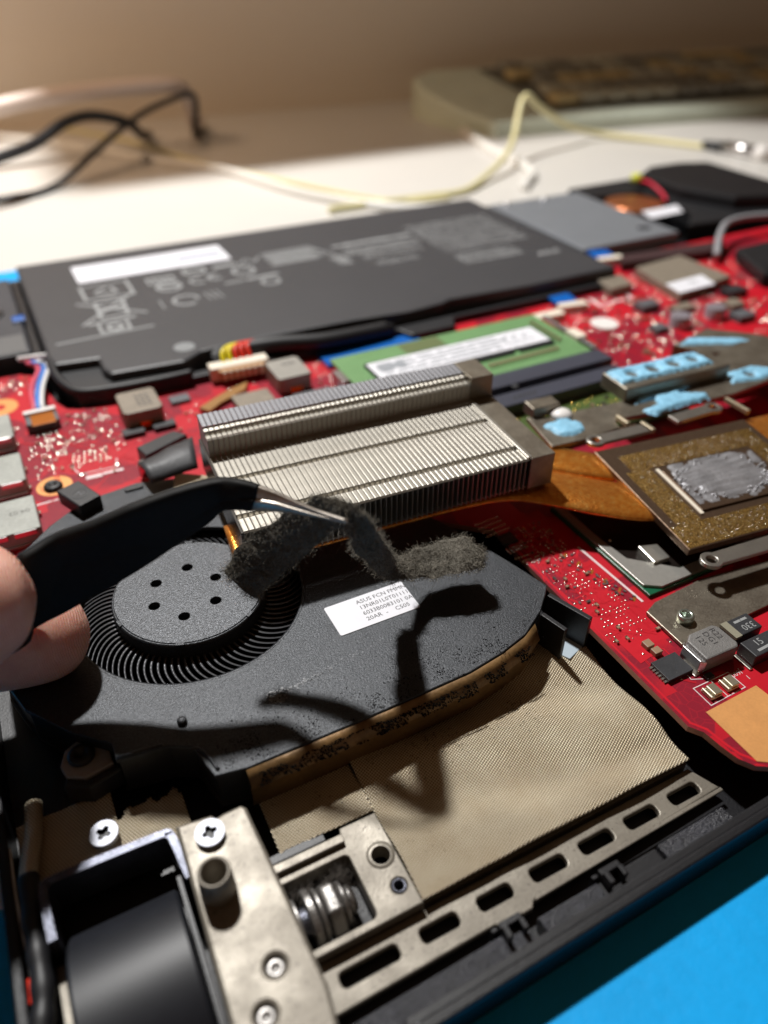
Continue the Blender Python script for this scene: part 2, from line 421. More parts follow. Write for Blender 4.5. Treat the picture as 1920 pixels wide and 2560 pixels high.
# textured strips lying inside the near rim
for x0, x1, y0, y1 in ((10, 38.0, 29.8, 33.2), (40.0, 50.2, 29.9, 33.1), (61.4, 74.5, 30.4, 33.6)):
    boxp('foam_strip', x0, x1, y0, y1, -8.1, -4.8, PAD, LAP, .3, rz=R(.9))
boxp('smooth_rib', 50.4, 61.2, 30.0, 33.4, -8.1, -5.4, BLACKP, LAP, .3, rz=R(.9))
for x, y in ((52.4, 33.6), (36.0, 34.0)):    # little snap hooks
    mb = MB().box(x - 1.7, x + 1.7, y - .5, y + .4, -8.1, -3.4).box(x - 1.7, x - .9, y - 2.2, y - .5, -8.1, -2.6).box(x + .9, x + 1.7, y - 2.0, y - .5, -8.1, -3.0).box(x - 2.6, x - 1.7, y - .1, y + .5, -8.1, -4.6)
    mb.put('snap_hook', BLACKP, LAP, bevel=.15)
mb = MB(); N = 26
for i in range(N):                            # scuffed pale tape along the rim
    a = i / (N - 1); x = 17 + 15 * a; wv = .55 + .35 * fbm(x, 2, 0, .9)
    mb.v += [(x, 28.25 - wv, -3.35 + .12 * fbm(x, 5, 1, 1.7)), (x, 28.3 + wv, -3.28 + .14 * fbm(x, 9, 4, 1.7))]
    if i: k = 2 * i; mb.f.append((k - 2, k, k + 1, k - 1)); mb.m.append(0)
o = mb.put('scuffed_tape', M('scuffed_tape', (186, 190, 196), .4, .3, .6, .35, .1), LAP, smooth=True)
o.modifiers.new('t', 'SOLIDIFY').thickness = .15 * S

# --- gold shielding fabric (one sheet with gentle wrinkles)
def sheet(name, x0, x1, y0, y1, nx, ny, zf, mat, parent, mask=None, thick=.12):
    mb = MB(); idx = {}
    for j in range(ny + 1):
        for i in range(nx + 1):
            x = x0 + (x1 - x0) * i / nx; y = y0 + (y1 - y0) * j / ny
            idx[i, j] = len(mb.v); mb.v.append((x, y, zf(x, y)))
    for j in range(ny):
        for i in range(nx):
            if mask and not mask(x0 + (x1 - x0) * (i + .5) / nx, y0 + (y1 - y0) * (j + .5) / ny): continue
            mb.f.append((idx[i, j], idx[i + 1, j], idx[i + 1, j + 1], idx[i, j + 1])); mb.m.append(0)
    o = mb.put(name, mat, parent, smooth=True)
    s_ = o.modifiers.new('t', 'SOLIDIFY'); s_.thickness = thick * S; s_.offset = -1
    return o
def wrinkle(x, y):
    d = (x * .30 + y)                       # soft folds running with the strip
    return FZ + .7 * math.sin(d * .36 + .8 * fbm(x, y, 2, .05)) * min(1, (y - 41) / 6) + .5 * fbm(x, y, 0, .07) + .05 * fbm(x, y, 3, .5)
boxp('support_plate', 27.4, 75.6, 41.9, 66, -8.1, FZ - 1.7, CAST, LAP, 0)
sheet('shielding_fabric', 27.3, 75.7, 41.7, 74, 120, 80, wrinkle, FAB, LAP, mask=lambda x, y: x < 75.7 - max(0, (y - 58)) * .02)
sheet('shielding_fabric', 12.4, 27.2, 56.6, 74, 40, 44, lambda x, y: FZ - .1 + .15 * fbm(x, y, 2, .3), FAB, LAP)
def wr2(x, y): return FZ + .6 + .9 * fbm(x, y, 5, .13) - max(0, (-12 - x)) * .12
sheet('shielding_fabric', -20.5, 2.5, 64.6, 77.5, 60, 34, wr2, FAB, LAP, mask=lambda x, y: (y < 72.5 + 2.5 * fbm(x, 1, 0, .4) or x < -7) and not (-3.4 < x < -1.2 and y < 67.2 + 1.2 * fbm(x, y, 1, .8)))
# --- cast hinge frame
SZ = -6.0
slots = [rrect(x0, x1, 37.25, 39.35, .75) for x0, x1 in ((13.4, 21.8), (25.1, 30.9), (34.1, 39.6), (42.9, 48.9), (51.6, 57.5), (60.1, 66.1), (68.8, 74.5))]
plate('slotted_strip', [(9, 35.0), (34.8, 35.2), (35.2, 34.6), (40.6, 34.7), (41.2, 35.4), (77.4, 36.6), (75.4, 41.3), (9, 41.3)], slots, -7.1, SZ, CAST, LAP, bevel=.2)
boxp('strip_lip', 41.4, 77.2, 35.5, 36.1, SZ + .02, SZ + .5, CAST, LAP, .12, rz=R(.9))
plate('bolt_frame', [(9, 41.4), (27.2, 41.4), (27.2, 56.2), (21.4, 56.2), (21.0, 54.9), (9, 55.6)],
      [rrect(8.0 + 1.6, 20.9, 42.5, 52.2, .8), circle(25.0, 49.9, 1.35, 28), circle(25.3, 44.9, 1.15, 24)], -7.1, FZ, CAST, LAP, bevel=.18)
boxp('frame_rib', 10, 21.2, 53.6, 54.9, FZ + .02, FZ + .9, CAST, LAP, .15)
boxp('black_slot', 10.6, 19.0, 55.5, 56.8, -7.0, FZ - .1, BLACKP, LAP, .1)
MB().lathe((25.0, 49.9, FZ), [(1.4, .03), (2.05, .03), (2.15, -.3)], 32, cap=False).put('countersunk_ring', CAST, LAP, smooth=True)
MB().lathe((25.3, 44.9, FZ - .9), [(.62, -1), (.62, .75), (.75, .95), (.98, .95), (1.12, .7), (1.12, -1)], 28, cap=False).put('rivet_tube', DARKST, LAP, smooth=True)
# bolt with washers and hex nut, fluff on it
BX = thing  # (alias kept short)
bz, by = -6.2, 47.2
mb = MB().lathe((10.2, by, bz), [(2.0, 0), (2.0, 3.0)], 28, axis='x'); mb.put('bolt_shaft', DARKST, LAP, bevel=.1)
for x0, wd, r_ in ((10.9, .7, 3.4), (12.6, 1.2, 3.9), (14.0, .8, 3.5), (17.4, .8, 3.0)):
    MB().lathe((x0, by, bz), [(r_ - .25, 0), (r_, .2), (r_, wd - .2), (r_ - .25, wd)], 40, axis='x').put('washer', AGED, LAP, smooth=False, bevel=.06)
mb = MB().lathe((15.0, by, bz), [(3.1, 0), (3.75, .35), (3.75, 2.0), (3.1, 2.35)], 6, axis='x'); mb.put('hex_nut', AGED, LAP, bevel=.3)
MB().lathe((18.2, by, bz), [(2.0, 0), (2.0, .8), (1.5, 1.3)], 24, axis='x').put('bolt_end', AGED, LAP, smooth=True)

def fibres(mb, n, pos, length, rad, curl=1.0, seg=5):
    """short curly hairs: triangular tubes"""
    for _ in range(n):
        p, d = pos(); p = Vector(p); d = Vector(d).normalized(); L = length * random.uniform(.4, 1.5); r_ = rad * random.uniform(.6, 1.3)
        ph = [random.uniform(-1, 1) for _ in range(3)]
        side = d.orthogonal().normalized(); V = []; F = []
        for i in range(seg + 1):
            t = i / seg
            q = noise.noise_vector(Vector((p.x * 1.7 + ph[0] * 9, p.y * 1.7 + ph[1] * 9, p.z + t * 2.2)))
            d2 = (d + q * curl * 1.8 * (.3 + t)).normalized()
            if i: p = p + d2 * L / seg
            a = d2.cross(side).normalized(); b = a.cross(d2)
            rr = r_ * (1 - .6 * t)
            V += [p + a * rr, p + (b * .87 - a * .5) * rr, p + (-b * .87 - a * .5) * rr]
        for i in range(seg):
            for k in range(3): F.append((i * 3 + k, i * 3 + (k + 1) % 3, i * 3 + 3 + (k + 1) % 3, i * 3 + 3 + k))
        mb.add(V, F)
    return mb
def bolt_pos():
    a = random.gauss(R(60), .7); x = random.choice((12.0, 13.5, 16.5, 17.8, 18.6, 19.2)) + random.gauss(0, .5); r_ = 3.4
    return (x, by + r_ * math.cos(a), bz + r_ * math.sin(a)), (random.gauss(0, .6) + .2, math.cos(a), math.sin(a))
fibres(MB(), 480, bolt_pos, 1.7, .028).put('bolt_fluff', M('dark_fluff', (84, 78, 72), .9), LAP, kind='stuff')

# --- hinge plate with boss and screws
HP = 2.0
plate('hinge_plate', [(0.2, 63.6), (5.2, 63.0), (5.6, 62.3), (6.6, 62.5), (9.3, 62.6), (9.9, 61.9), (11.0, 36), (10.4, 31.6), (8.6, 29.2), (-.8, 28.4), (-.4, 40)],
      [circle(6.2, 40.6, 1.25, 28), circle(3.4, 36.2, 1.25, 28)], -3.0, HP, CAST, LAP, bevel=.5)
for x, y in ((6.2, 40.6), (3.4, 36.2)):
    MB().lathe((x, y, HP - 1.4), [(1.28, -1.0), (1.28, .3), (.95, .75), (.5, .5), (0.01, .35)], 24).put('rivet', AGED, LAP, smooth=True)
bc = (2.9, 52.3)
MB().lathe((bc[0], bc[1], HP), [(2.35, -.3), (2.3, .3), (2.15, 4.6), (2.0, 4.8), (1.75, 4.8), (1.6, 4.5), (1.5, .6), (0.01, .5)], 48, cap=False).put('screw_boss', CAST, LAP, smooth=True)
def cross_screw(name, x, y, z, r_, h, mat, ang=0, d=.45):
    """pan head with a real cross recess"""
    c, s_ = math.cos(ang), math.sin(ang); a = r_ * .15; b = r_ * .52
    cr = [(b, -a), (b, a), (a * 1.5, a * 1.5), (a, b), (-a, b), (-a * 1.5, a * 1.5), (-b, a), (-b, -a), (-a * 1.5, -a * 1.5), (-a, -b), (a, -b), (a * 1.5, -a * 1.5)]
    cr = [(x + p * c - q_ * s_, y + p * s_ + q_ * c) for p, q_ in cr]
    o = plate(name, circle(x, y, r_, 40), [cr], z, z + h, mat, LAP, bore=CHIP)  # recess walls and floor coloured dark to stand for the shade inside
    MB().lathe((x, y, z + h - d * 2.2), [(r_ * .6, -.05), (r_ * .6, .05)], 16).put('cross_recess', CHIP, LAP)
    return o
cross_screw('screw', 4.15, 60.0, HP, 2.0, .9, ZINC, R(8), .35)
cross_screw('screw', -9.1, 69.6, -2.6, 2.0, .9, ZINC, R(50), .35)
# --- bent steel frame round the hinge barrel
path = [(-17.3, 56.4), (-17.5, 62.6), (-17.1, 63.9), (-15.9, 64.5), (-2.2, 64.2), (-1.0, 63.7), (-.55, 62.7), (.1, 56.6)]
P3 = [Vector((x, y, 0)) for x, y in path]; mb = MB()
P3 = cat([tuple(p) for p in P3], 4)
for i, p in enumerate(P3):
    t = (P3[min(i + 1, len(P3) - 1)] - P3[max(i - 1, 0)]).normalized(); nn = Vector((-t.y, t.x, 0)) * .55
    mb.v += [(p + nn + Vector((0, 0, .6))), (p - nn + Vector((0, 0, .6))), (p - nn + Vector((0, 0, -6))), (p + nn + Vector((0, 0, -6)))]
    if i:
        b = 4 * i
        for k in range(4): mb.f.append((b - 4 + k, b - 4 + (k + 1) % 4, b + (k + 1) % 4, b + k)); mb.m.append(0)
n = len(mb.v); mb.f += [(3, 2, 1, 0), (n - 4, n - 3, n - 2, n - 1)]; mb.m += [0, 0]
mb.v = [tuple(v) for v in mb.v]
mb.put('bent_steel_frame', DARKST, LAP, bevel=.28)
# barrel under the frame
mb = MB().lathe((-16.2, 46.5, -11.5), [(13.6, 0), (14.0, .4), (14.0, 13.9), (13.6, 14.3)], 96, axis='x')
o = mb.put('hinge_barrel', M('satin_black', (26, 28, 34), .46, 0, .25, .15, .012, .5), LAP); smooth_angle(o)
o['label'] = 'dark satin rounded hinge barrel'
boxp('hinge_side', -1.6, -.9, 36, 58, -7, -.5, BLACKP, LAP, .1)
boxp('pale_rail', -18.2, -17.2, 40, 55.5, -6, -4.2, CAST, LAP, .1)
# --- cable sleeve: gold wrap then black tape
sl = cat([(-17.6, 80, -3.4), (-18.2, 74.1, -2.6), (-19.1, 70, -2.2), (-19.5, 67.6, -2.0)], 6)
MB().tube(sl, 1.25, 16).put('foil_sleeve', FAB, LAP, smooth=True)
sl = cat([(-19.45, 67.9, -2.0), (-19.6, 62, -2.0), (-19.5, 57, -1.8), (-19.6, 52, -2.0), (-20.4, 48, -2.2), (-21.5, 43, -2.6)], 8)
mb = MB().tube(sl, [1.38 + .1 * math.sin(i * .9) for i in range(len(sl))], 18); mb.put('taped_cable', RUBBER, LAP, smooth=True)
MB().tube(cat([(-21.5, 74, -3), (-21.3, 66, -2.6), (-20.9, 58, -2.6), (-20.8, 52, -3), (-21.6, 46, -3)], 6), .22, 8).put('thin_wire', CABW, LAP, smooth=True)
MB().tube(cat([(-21.2, 55, -3.1), (-21.1, 53.6, -2.7), (-21.3, 52, -3.1)], 6), .25, 8).put('thin_wire', RWIRE, LAP, smooth=True)
plate('chromed_bracket', [(-24.0, 73), (-22.1, 72.4), (-22.0, 66.2), (-23.0, 65.2), (-23.8, 65.8)], [], -7, -2.6, SILVER, LAP, bevel=.3)
# --- fan screw lug with black screw
plate('fan_lug', [(-12.6, 81.4), (-11.6, 84.0), (-9, 85.4), (-5.6, 85.0), (-5.4, 78.6), (-9.5, 77.8), (-12, 79.2)], [], -.5, .9, M('lug_grey', (150, 146, 142), .45, .3, .5, .1), LAP, bevel=.2)
MB().prism([(-12.2, 79.4), (-9.4, 77.7), (-4.6, 78.6), (-4.4, 77.4), (-9.4, 76.2), (-12.8, 78)], -3.4, .4).put('lug_lip', BLACKP, LAP, bevel=.3)
MB().lathe((-9.4, 81.9, .9), [(2.0, 0), (2.0, .5), (1.6, .8), (.8, .8), (.7, .4), (0.01, .35)], 32).put('screw', BLACKP, LAP, smooth=True)

# ================================================================== cooling fan (part of the laptop)
FC = (14.3, 105.0)
fan_out = [(5.9, 73.4), (6.5, 70), (7.3, 67.2), (11.9, 66.4), (30, 66.4), (50, 66.9), (57, 68), (63, 69.7), (68.5, 73), (72.1, 76.3), (73.6, 77.9), (71.4, 86), (68.8, 94.3), (66, 103), (61, 113),
           (52, 123), (42, 132), (33, 138.2), (27.3, 141), (21.2, 143.4), (13.7, 145.4), (5.8, 144.2), (-1, 141.4), (-5.6, 138), (-10.9, 132.2), (-16, 123), (-18.6, 113), (-18.6, 102), (-15.5, 92), (-10, 84.5), (-4.8, 79.5), (-4.8, 76.3), (-1.4, 75.8), (2.5, 75.4)]
FAN = plate('cooling_fan', fan_out, [circle(*FC, 20.1, 120)], 3.3, 4.0, FANP, LAP, bevel=.16)
FAN['label'] = 'black painted blower fan housing with round open intake'
loop = lambda pts: list(zip(pts, pts[1:] + pts[:1]))
mb = MB()
for (a, b) in loop(fan_out):
    mb.add([(a[0], a[1], -3.8), (b[0], b[1], -3.8), (b[0], b[1], 3.32), (a[0], a[1], 3.32)], [(0, 1, 2, 3)])
cx_, cy_ = 27, 105
mb.v = [(x + (.35 if x < cx_ else -.35), y + (.35 if y < cy_ else -.35), z) for x, y, z in mb.v]
mb.put('fan_side_wall', BLACKP, FAN)
plate('fan_base', fan_out, [], -3.95, -3.5, BLACKP, FAN)
# foil folded down the near side of the housing
near = [(11.6, 66.35), (20, 66.3), (35, 66.4), (50, 66.8), (57, 67.9), (62.5, 69.4), (66, 71.2)]
mb = MB()
for i, (x, y) in enumerate(near):
    mb.v += [(x, y - .1, 3.75), (x, y - .9, 2.9), (x, y - 2.0, 1.5), (x, y - 1.3, .7), (x, y - 1.1, -3.9)]
    if i:
        b = 5 * i
        for k in range(4): mb.f.append((b - 5 + k, b - 5 + k + 1, b + k + 1, b + k)); mb.m.append(0)
o = mb.put('foil_flange', M('dusty_foil', (128, 98, 60), .5, .25, .9, .4, .08), FAN, smooth=True); o.modifiers.new('t', 'SOLIDIFY').thickness = .1 * S
# ring lip of the intake
MB().lathe((*FC, 4), [(20.1, -.6), (20.15, .02), (20.5, .06), (20.7, 0)], 120, cap=False).put('intake_lip', FANP, FAN, smooth=True)
MB().lathe((*FC, 0), [(20.9, .4), (19.0, .55), (18.6, .45), (18.6, .2)], 120, cap=False).put('shroud_ring', FANP, FAN, smooth=True)
# impeller hub
hub_hole = [circle(x, y, .95, 20) for x, y in ((9.4, 109.0), (15.6, 110.7), (19.5, 105.7), (17.7, 99.8), (11.7, 98.5), (7.7, 103.3))]
notch = []
plate('fan_hub', circle(14.35, 104.86, 13.15, 120), hub_hole, 4.6, 6.0, HUBP, FAN, bevel=.12)
MB().lathe((14.35, 104.86, 0), [(13.6, 1.0), (13.6, 5.2), (13.45, 5.75), (13.2, 5.86), (13.1, 5.7)], 120, cap=False).put('hub_rim', FANP, FAN, smooth=True)
MB().lathe((14.35, 104.86, 0), [(13.0, 4.55), (1, 4.55)], 60, cap=False).put('hub_inside', RUBBER, FAN)
for a in (193, 248, 305, 20, 75, 130):
    x, y = 14.35 + 13.35 * math.cos(R(a)), 104.86 + 13.35 * math.sin(R(a))
    MB().box(x - .28, x + .28, y - .75, y + .75, 5.3, 6.03, R(a)).put('hub_catch', FANP, FAN, bevel=.06)
# blades
mb = MB(); n = 12
for i in range(n + 1):
    t = i / n; r_ = 13.2 + 8.4 * t; ang = .36 * t ** 1.5 - .05 * math.sin(t * 3.14)
    zt = 3.0 - 1.8 * t ** 1.6; th = .23
    c, s_ = math.cos(ang), math.sin(ang)
    for sgn in (-1, 1):
        px, py = r_ * c - sgn * th * s_, r_ * s_ + sgn * th * c
        mb.v += [(px, py, -3.2), (px, py, zt)]
    if i:
        b = 4 * i
        for q_ in ((b - 3, b + 1, b + 3, b - 1), (b - 4, b - 3 + 0, b + 1, b), (b - 2, b + 2, b + 3, b - 1)): mb.f.append(q_); mb.m.append(0)
mb.f += [(0, 1, 3, 2), (4 * n, 4 * n + 2, 4 * n + 3, 4 * n + 1)]; mb.m += [0, 0]
blade = me_from('blade', mb.v, mb.f, M('blade_black', (84, 85, 88), .3, .35, .4, .12), True)
NB = 82
for k in range(NB):
    put('blade', blade, FAN, loc=(FC[0], FC[1], 0), rz=2 * math.pi * k / NB)
# posts and clip
for a, b, th in (((68.6, 72.5), (69.9, 67.4), .45), ((72.6, 76.0), (75.5, 67.6), .5)):
    d = (Vector(b) - Vector(a)).normalized(); nn = Vector((-d.y, d.x)) * th
    pts = [tuple(Vector(a) - nn), tuple(Vector(b) - nn), tuple(Vector(b) + nn), tuple(Vector(a) + nn)]
    MB().prism(pts, -3.9, 3.9).put('guide_post', BLACKP, FAN, bevel=.12)
MB().prism([(69.5, 69.5), (71.2, 66.4), (75.6, 67.9), (74, 72)], -3.9, -3.2).put('pale_foot', M('pale_blue_grey', (176, 190, 200), .4), FAN, bevel=.1)
MB().prism([(-2.4, 145.5), (1.0, 137.8), (5.6, 139.9), (2.4, 147.4)], 3.6, 7.0).put('clip_block', BLACKP, FAN, bevel=.25)
MB().lathe((1.9, 142.2, 7.0), [(1.75, .01), (1.75, .06), (1.55, .06), (1.5, .01)], 36, cap=False).put('clip_ring', CHIP, FAN)
m_ = MB(); line_mb(m_, [(.9, 142.0), (1.7, 143.0), (2.0, 141.7), (2.8, 142.4)], .14, 7.03); m_.put('clip_mark', CHIPG, FAN)
MB().prism(rrect(10.6, 14.6, 142.6, 143.8, .6), 4.0, 4.5).put('housing_pill', BLACKP, FAN, bevel=.15)
MB().prism([(20.0, 138.3), (27.0, 137.6), (28.4, 140.6), (22.0, 145.2)], 4.01, 4.15).put('foil_tab', FAB, FAN)
MB().lathe((5.6, 78.5, 4.0), [(.75, 0), (.75, .55), (.55, .75), (0.01, .75)], 24).put('small_stud', FANP, FAN, smooth=True)
m_ = MB(); P_ = cat([(5.4, 73.0, 4.1), (6.5, 72.6, 4.1), (7.4, 70.6, 4.1), (8.0, 68.0, 4.1)], 5)
m_.tube(P_, .28, 8); m_.put('corner_bead', FANP, FAN, smooth=True)
m_ = MB(); m_.tube([(-4.6, 76.5, 4.1), (-2.2, 76.3, 4.1), (1.8, 75.7, 4.1)], .3, 8); m_.put('edge_bead', FANP, FAN, smooth=True)
# label (its square code is left blank)
MB().prism(rrect(34.5, 50.1, 83.6, 91.05, .35), 4.02, 4.12).put('label', STICK, FAN)
m_ = MB(); z_ = 4.135
text_mb(m_, 'ASUS FCN FMMN', 1.32, 40.2, 89.25, z_); text_mb(m_, '13NR01L0T01111', 1.32, 40.2, 87.75, z_)
text_mb(m_, '6033B0083101 0A', 1.32, 40.2, 86.25, z_); text_mb(m_, '20AR  -    C505', 1.32, 40.2, 84.75, z_)
m_.put('label_print', PRINTB, FAN)
m_ = MB()                                            # mark left by a removed tape, near the edge
for i in range(130):
    x = 19 + abs(random.gauss(0, 1)) * 10; y = 76.3 + (x - 19) * .16 + random.gauss(0, .25)
    m_.prism(circle(x, y, random.uniform(.05, .22), 5, random.random()), 4.01, 4.05)
for i in range(60):
    x, y = random.uniform(19, 21.6), random.uniform(75.2, 77.8); m_.prism(circle(x, y, random.uniform(.08, .3), 5, random.random()), 4.01, 4.06)
m_.put('glue_residue', M('glue_residue', (120, 122, 126), .25), FAN, kind='stuff')
m_ = MB()
for i in range(2600):                                # dust crumbs scattered on the housing
    u = random.random(); x = random.uniform(9, 66); y = 66.9 + abs(random.gauss(0, 3.6)) if u < .93 else random.uniform(67, 92)
    if x > 56 and y < 66.9 + (x - 56) * .55: continue
    if math.hypot(x - FC[0], y - FC[1]) < 20.8 or noise.noise(Vector((x * .25, y * .25, 2))) < .0 + (.25 if u > .93 else 0): continue
    r_ = random.uniform(.05, .15) * (1.6 if random.random() < .06 else 1)
    m_.add([(x + r_, y, 4.0), (x - r_ * .6, y + r_ * .8, 4.0), (x - r_ * .7, y - r_ * .7, 4.0), (x, y, 4.0 + r_ * 1.1)], [(0, 1, 3), (1, 2, 3), (2, 0, 3)])
for i in range(1500):                                 # and on the foil below it
    x = random.uniform(12, 66); t = random.random(); yb = 66.35 if x < 50 else 66.35 + (x - 50) * .2
    if noise.noise(Vector((x * .3, t, 5))) < -.1: continue
    r_ = random.uniform(.07, .18); y = yb - .75 - 1.25 * t; z = 3.05 - 1.6 * t
    m_.add([(x + r_, y - .05, z), (x - r_, y - .05, z + r_), (x - r_, y - .05, z - r_), (x, y - .3, z)], [(0, 1, 3), (1, 2, 3), (2, 0, 3)])
for i in range(900):                                 # and on the cloth in front
    x = random.uniform(13, 66); y = 64.5 - abs(random.gauss(0, 3.2)) if x < 60 else random.uniform(60, 66); r_ = random.uniform(.05, .13)
    if noise.noise(Vector((x * .2, y * .2, 8))) < -.05: continue
    if x > 27.4: z = wrinkle(x, y) + .02
    elif y > 57: z = FZ + .1
    else: continue
    m_.add([(x + r_, y, z), (x - r_ * .6, y + r_ * .8, z), (x - r_ * .7, y - r_ * .7, z), (x, y, z + r_)], [(0, 1, 3), (1, 2, 3), (2, 0, 3)])
m_.put('dust_crumbs', M('dust_crumb', (14, 13, 12), .9, 0, None, 0, 0, .1), FAN, kind='stuff')

# ================================================================== mainboard
pcb_out = [(77.0, 100), (76.8, 80), (76.8, 44.6), (78.2, 42.6), (78.6, 39.5), (79.2, 36.8), (80.6, 34.6), (82.6, 33.4), (86, 33), (322, 40), (322, 218), (197, 218), (196, 193), (60, 193), (17, 191), (8.5, 191.6), (5.4, 193.5), (3.6, 198), (2.6, 204), (1, 216), (-3, 219.6), (-20, 220), (-20, 131), (-11, 131), (-3, 141), (5, 145), (14, 147), (27, 143), (42, 135), (57, 122), (64, 114), (69, 107)]
BRD = plate('mainboard', pcb_out, [], -1.2, 0, PCB, LAP, side=M('board_edge', (176, 128, 112), .6, 0, .4, .15))
BRD['label'] = 'red circuit board'
# light edge line that follows the board outline
m_ = MB(); line_mb(m_, [(77.6, 95), (77.6, 44.9), (79.0, 42.8), (79.5, 39.5), (80.1, 37.2), (81.3, 35.4), (83.2, 34.2), (86, 33.9), (120, 34.8)], .45, .02)
line_mb(m_, [(84.4, 68.2), (84.6, 66.5)], .3, .02)
used = []
def reserve(x0, x1, y0, y1): used.append((x0, x1, y0, y1))
# traces near the fan
for d in (0, .75, 1.5):
    line_mb(m_, [(76.9 + d, 82.2 - d), (77.4 + d * .9, 83.6), (78.6 + d * .8, 86.4 + d * .3), (78.9 + d * .8, 88)], .2, .03)
    line_mb(m_, [(77.4 + d * .3, 81.6 - d), (77.9 + d * .2, 76.6 - d * .6), (80.4, 72.8 - d * .6), (83.6 + d * .3, 68.6 - d * .3)], .24, .03)
def trace_walk(n, xr, yr, wr=(.12, .24)):
    for _ in range(n):
        x, y = random.uniform(*xr), random.uniform(*yr); a = random.choice(range(8)); pts = [(x, y)]
        for _ in range(random.randint(2, 5)):
            a = (a + random.choice((-1, 0, 1))) % 8; L = random.uniform(.8, 4)
            x += L * math.cos(a * math.pi / 4); y += L * math.sin(a * math.pi / 4); pts.append((x, y))
        if all(xr[0] - 1 < p[0] < xr[1] + 1 and yr[0] - 1 < p[1] < yr[1] + 1 for p in pts):
            k = random.choice((1, 1, 2, 3)); wd = random.uniform(*wr)
            for j in range(k): line_mb(m_, [(p[0] + j * wd * 1.9, p[1] + j * wd * .6) for p in pts], wd, .03)
trace_walk(150, (78.5, 88), (62, 98)); trace_walk(90, (-8, 30), (150, 188)); trace_walk(40, (79.5, 84), (50.5, 60)); trace_walk(160, (110, 310), (46, 130)); trace_walk(120, (150, 240), (140, 205)); trace_walk(40, (30, 75), (150, 190))
m_.put('board_trace', REDT, BRD, kind='stuff')
m_ = MB()
for pts in ([(79.6, 66.8), (82.2, 68.2), (83.6, 68.1), (84.2, 64.4), (83.4, 63.4), (81.5, 64.8)], [(79.0, 63.8), (81.4, 64.3), (83.4, 62.6), (82.4, 58.4), (79.1, 57.9)]): m_.prism(pts, .01, .05)
m_.put('copper_pour', REDT, BRD, kind='stuff')
# white silk printing, each mark its own piece
def silk(name, fn): m = MB(); fn(m); return m.put(name, SILK, BRD)
silk('silk_frame', lambda m: line_mb(m, [(83.1, 49.8), (90.9, 49.7), (91.0, 46.1), (83.1, 45.9)], .16, .035, closed=True)); silk('silk_line', lambda m: line_mb(m, [(86.9, 49.55), (87.0, 46.15)], .14, .035))
silk('silk_line', lambda m: line_mb(m, [(89.2, 87.3), (89.9, 69.6)], .5, .035)); silk('silk_corner', lambda m: line_mb(m, [(84.6, 54.6), (84.2, 51.4), (86, 50.6)], .14, .035))
silk('silk_text', lambda m: text_mb(m, 'J6001', 1.3, 93.1, 49.3, .05, R(180))); silk('silk_text', lambda m: text_mb(m, '1', 1.2, 93.4, 47.8, .05, R(180)))
for pts, wd_ in (([(3.6, 160.6), (11.6, 160.1), (12.2, 163.5)], .3), ([(2.6, 163), (3.4, 160.6)], .3), ([(8.6, 158.6), (12.2, 158.4)], 1.0), ([(5.0, 158.4), (7.2, 158.3)], 1.4), ([(-7, 152.7), (-2.8, 152.9)], .5), ([(176.0, 190.0), (175.4, 183.6), (189.6, 185.0), (189.8, 186.4)], 1.4)):
    silk('silk_line', lambda m: line_mb(m, pts, wd_, .035))
m_ = MB(); m_.prism([(81.3, 45.3), (92.8, 45.5), (94.0, 33.8), (86.2, 33.5), (83.2, 33.8), (81.3, 35.1)], .01, .12); m_.put('tan_patch', TANPAD, BRD)
reserve(78, 95, 32, 50)

def comp(name, x0, x1, y0, y1, h, mat, bevel=.12, z0=0, rz=0):
    reserve(x0 - .3, x1 + .3, y0 - .3, y1 + .3)
    return boxp(name, x0, x1, y0, y1, z0 + .02, z0 + h, mat, BRD, bevel, rz)
comp('chip', 80.1, 85.5, 52.4, 56.8, .9, CHIP, .06)
for k in range(6):
    boxp('chip_pin', 79.5, 80.1, 52.7 + k * .68, 53.1 + k * .68, .02, .3, SOLDER, BRD, 0)
# chunky inductor with print
MB().prism([(86.6, 51.4), (93.6, 51.2), (94.2, 52), (94.1, 56.2), (93.4, 57), (88.2, 57.1), (86.7, 56)], .3, 3.7).put('inductor', M('inductor_grey', (120, 118, 116), .5, .2, .3, .15, .08), BRD, bevel=.3)
MB().prism([(85.9, 51.9), (86.8, 51.3), (86.8, 56.6), (85.9, 56)], .1, 3.0).put('inductor_lead', SILVER, BRD, bevel=.1)
MB().box(85.0, 86.2, 51.4, 55.2, .02, .35).put('solder_joint', SOLDER, BRD, bevel=.15); MB().box(94.4, 95.2, 48.2, 52.0, .02, .35).put('solder_joint', SOLDER, BRD, bevel=.15)
reserve(84.6, 95.4, 48, 57.5)
m_ = MB(); text_mb(m_, 'R22', 1.6, 91.9, 56.4, 3.73, R(-90)); text_mb(m_, 'DG1', 1.6, 90.2, 56.3, 3.73, R(-90)); text_mb(m_, '12S', 1.6, 88.4, 56.2, 3.73, R(-90)); m_.put('inductor_print', M('print_dark', (60, 58, 58), .5), BRD)
comp('polymer_capacitor', 95.8, 102.2, 53.3, 57.0, 2.6, CHIP, .18); comp('polymer_capacitor', 95.4, 102.4, 48.6, 52.2, 2.7, CHIP, .18)
MB().box(95.78, 97.3, 53.28, 57.02, 2.0, 2.62).put('polarity_stripe', M('stripe_olive', (140, 136, 118), .5), BRD)
m_ = MB(); text_mb(m_, '330', 1.9, 101.4, 55.1, 2.64, R(180)); text_mb(m_, '15', 1.9, 97.4, 50.3, 2.72, 0); line_mb(m_, [(98.4, 56.1), (99.4, 56.1)], .5, 2.64); line_mb(m_, [(100, 56.1), (100.9, 56.1)], .5, 2.64); line_mb(m_, [(97, 49.5), (100, 49.6)], .5, 2.72)
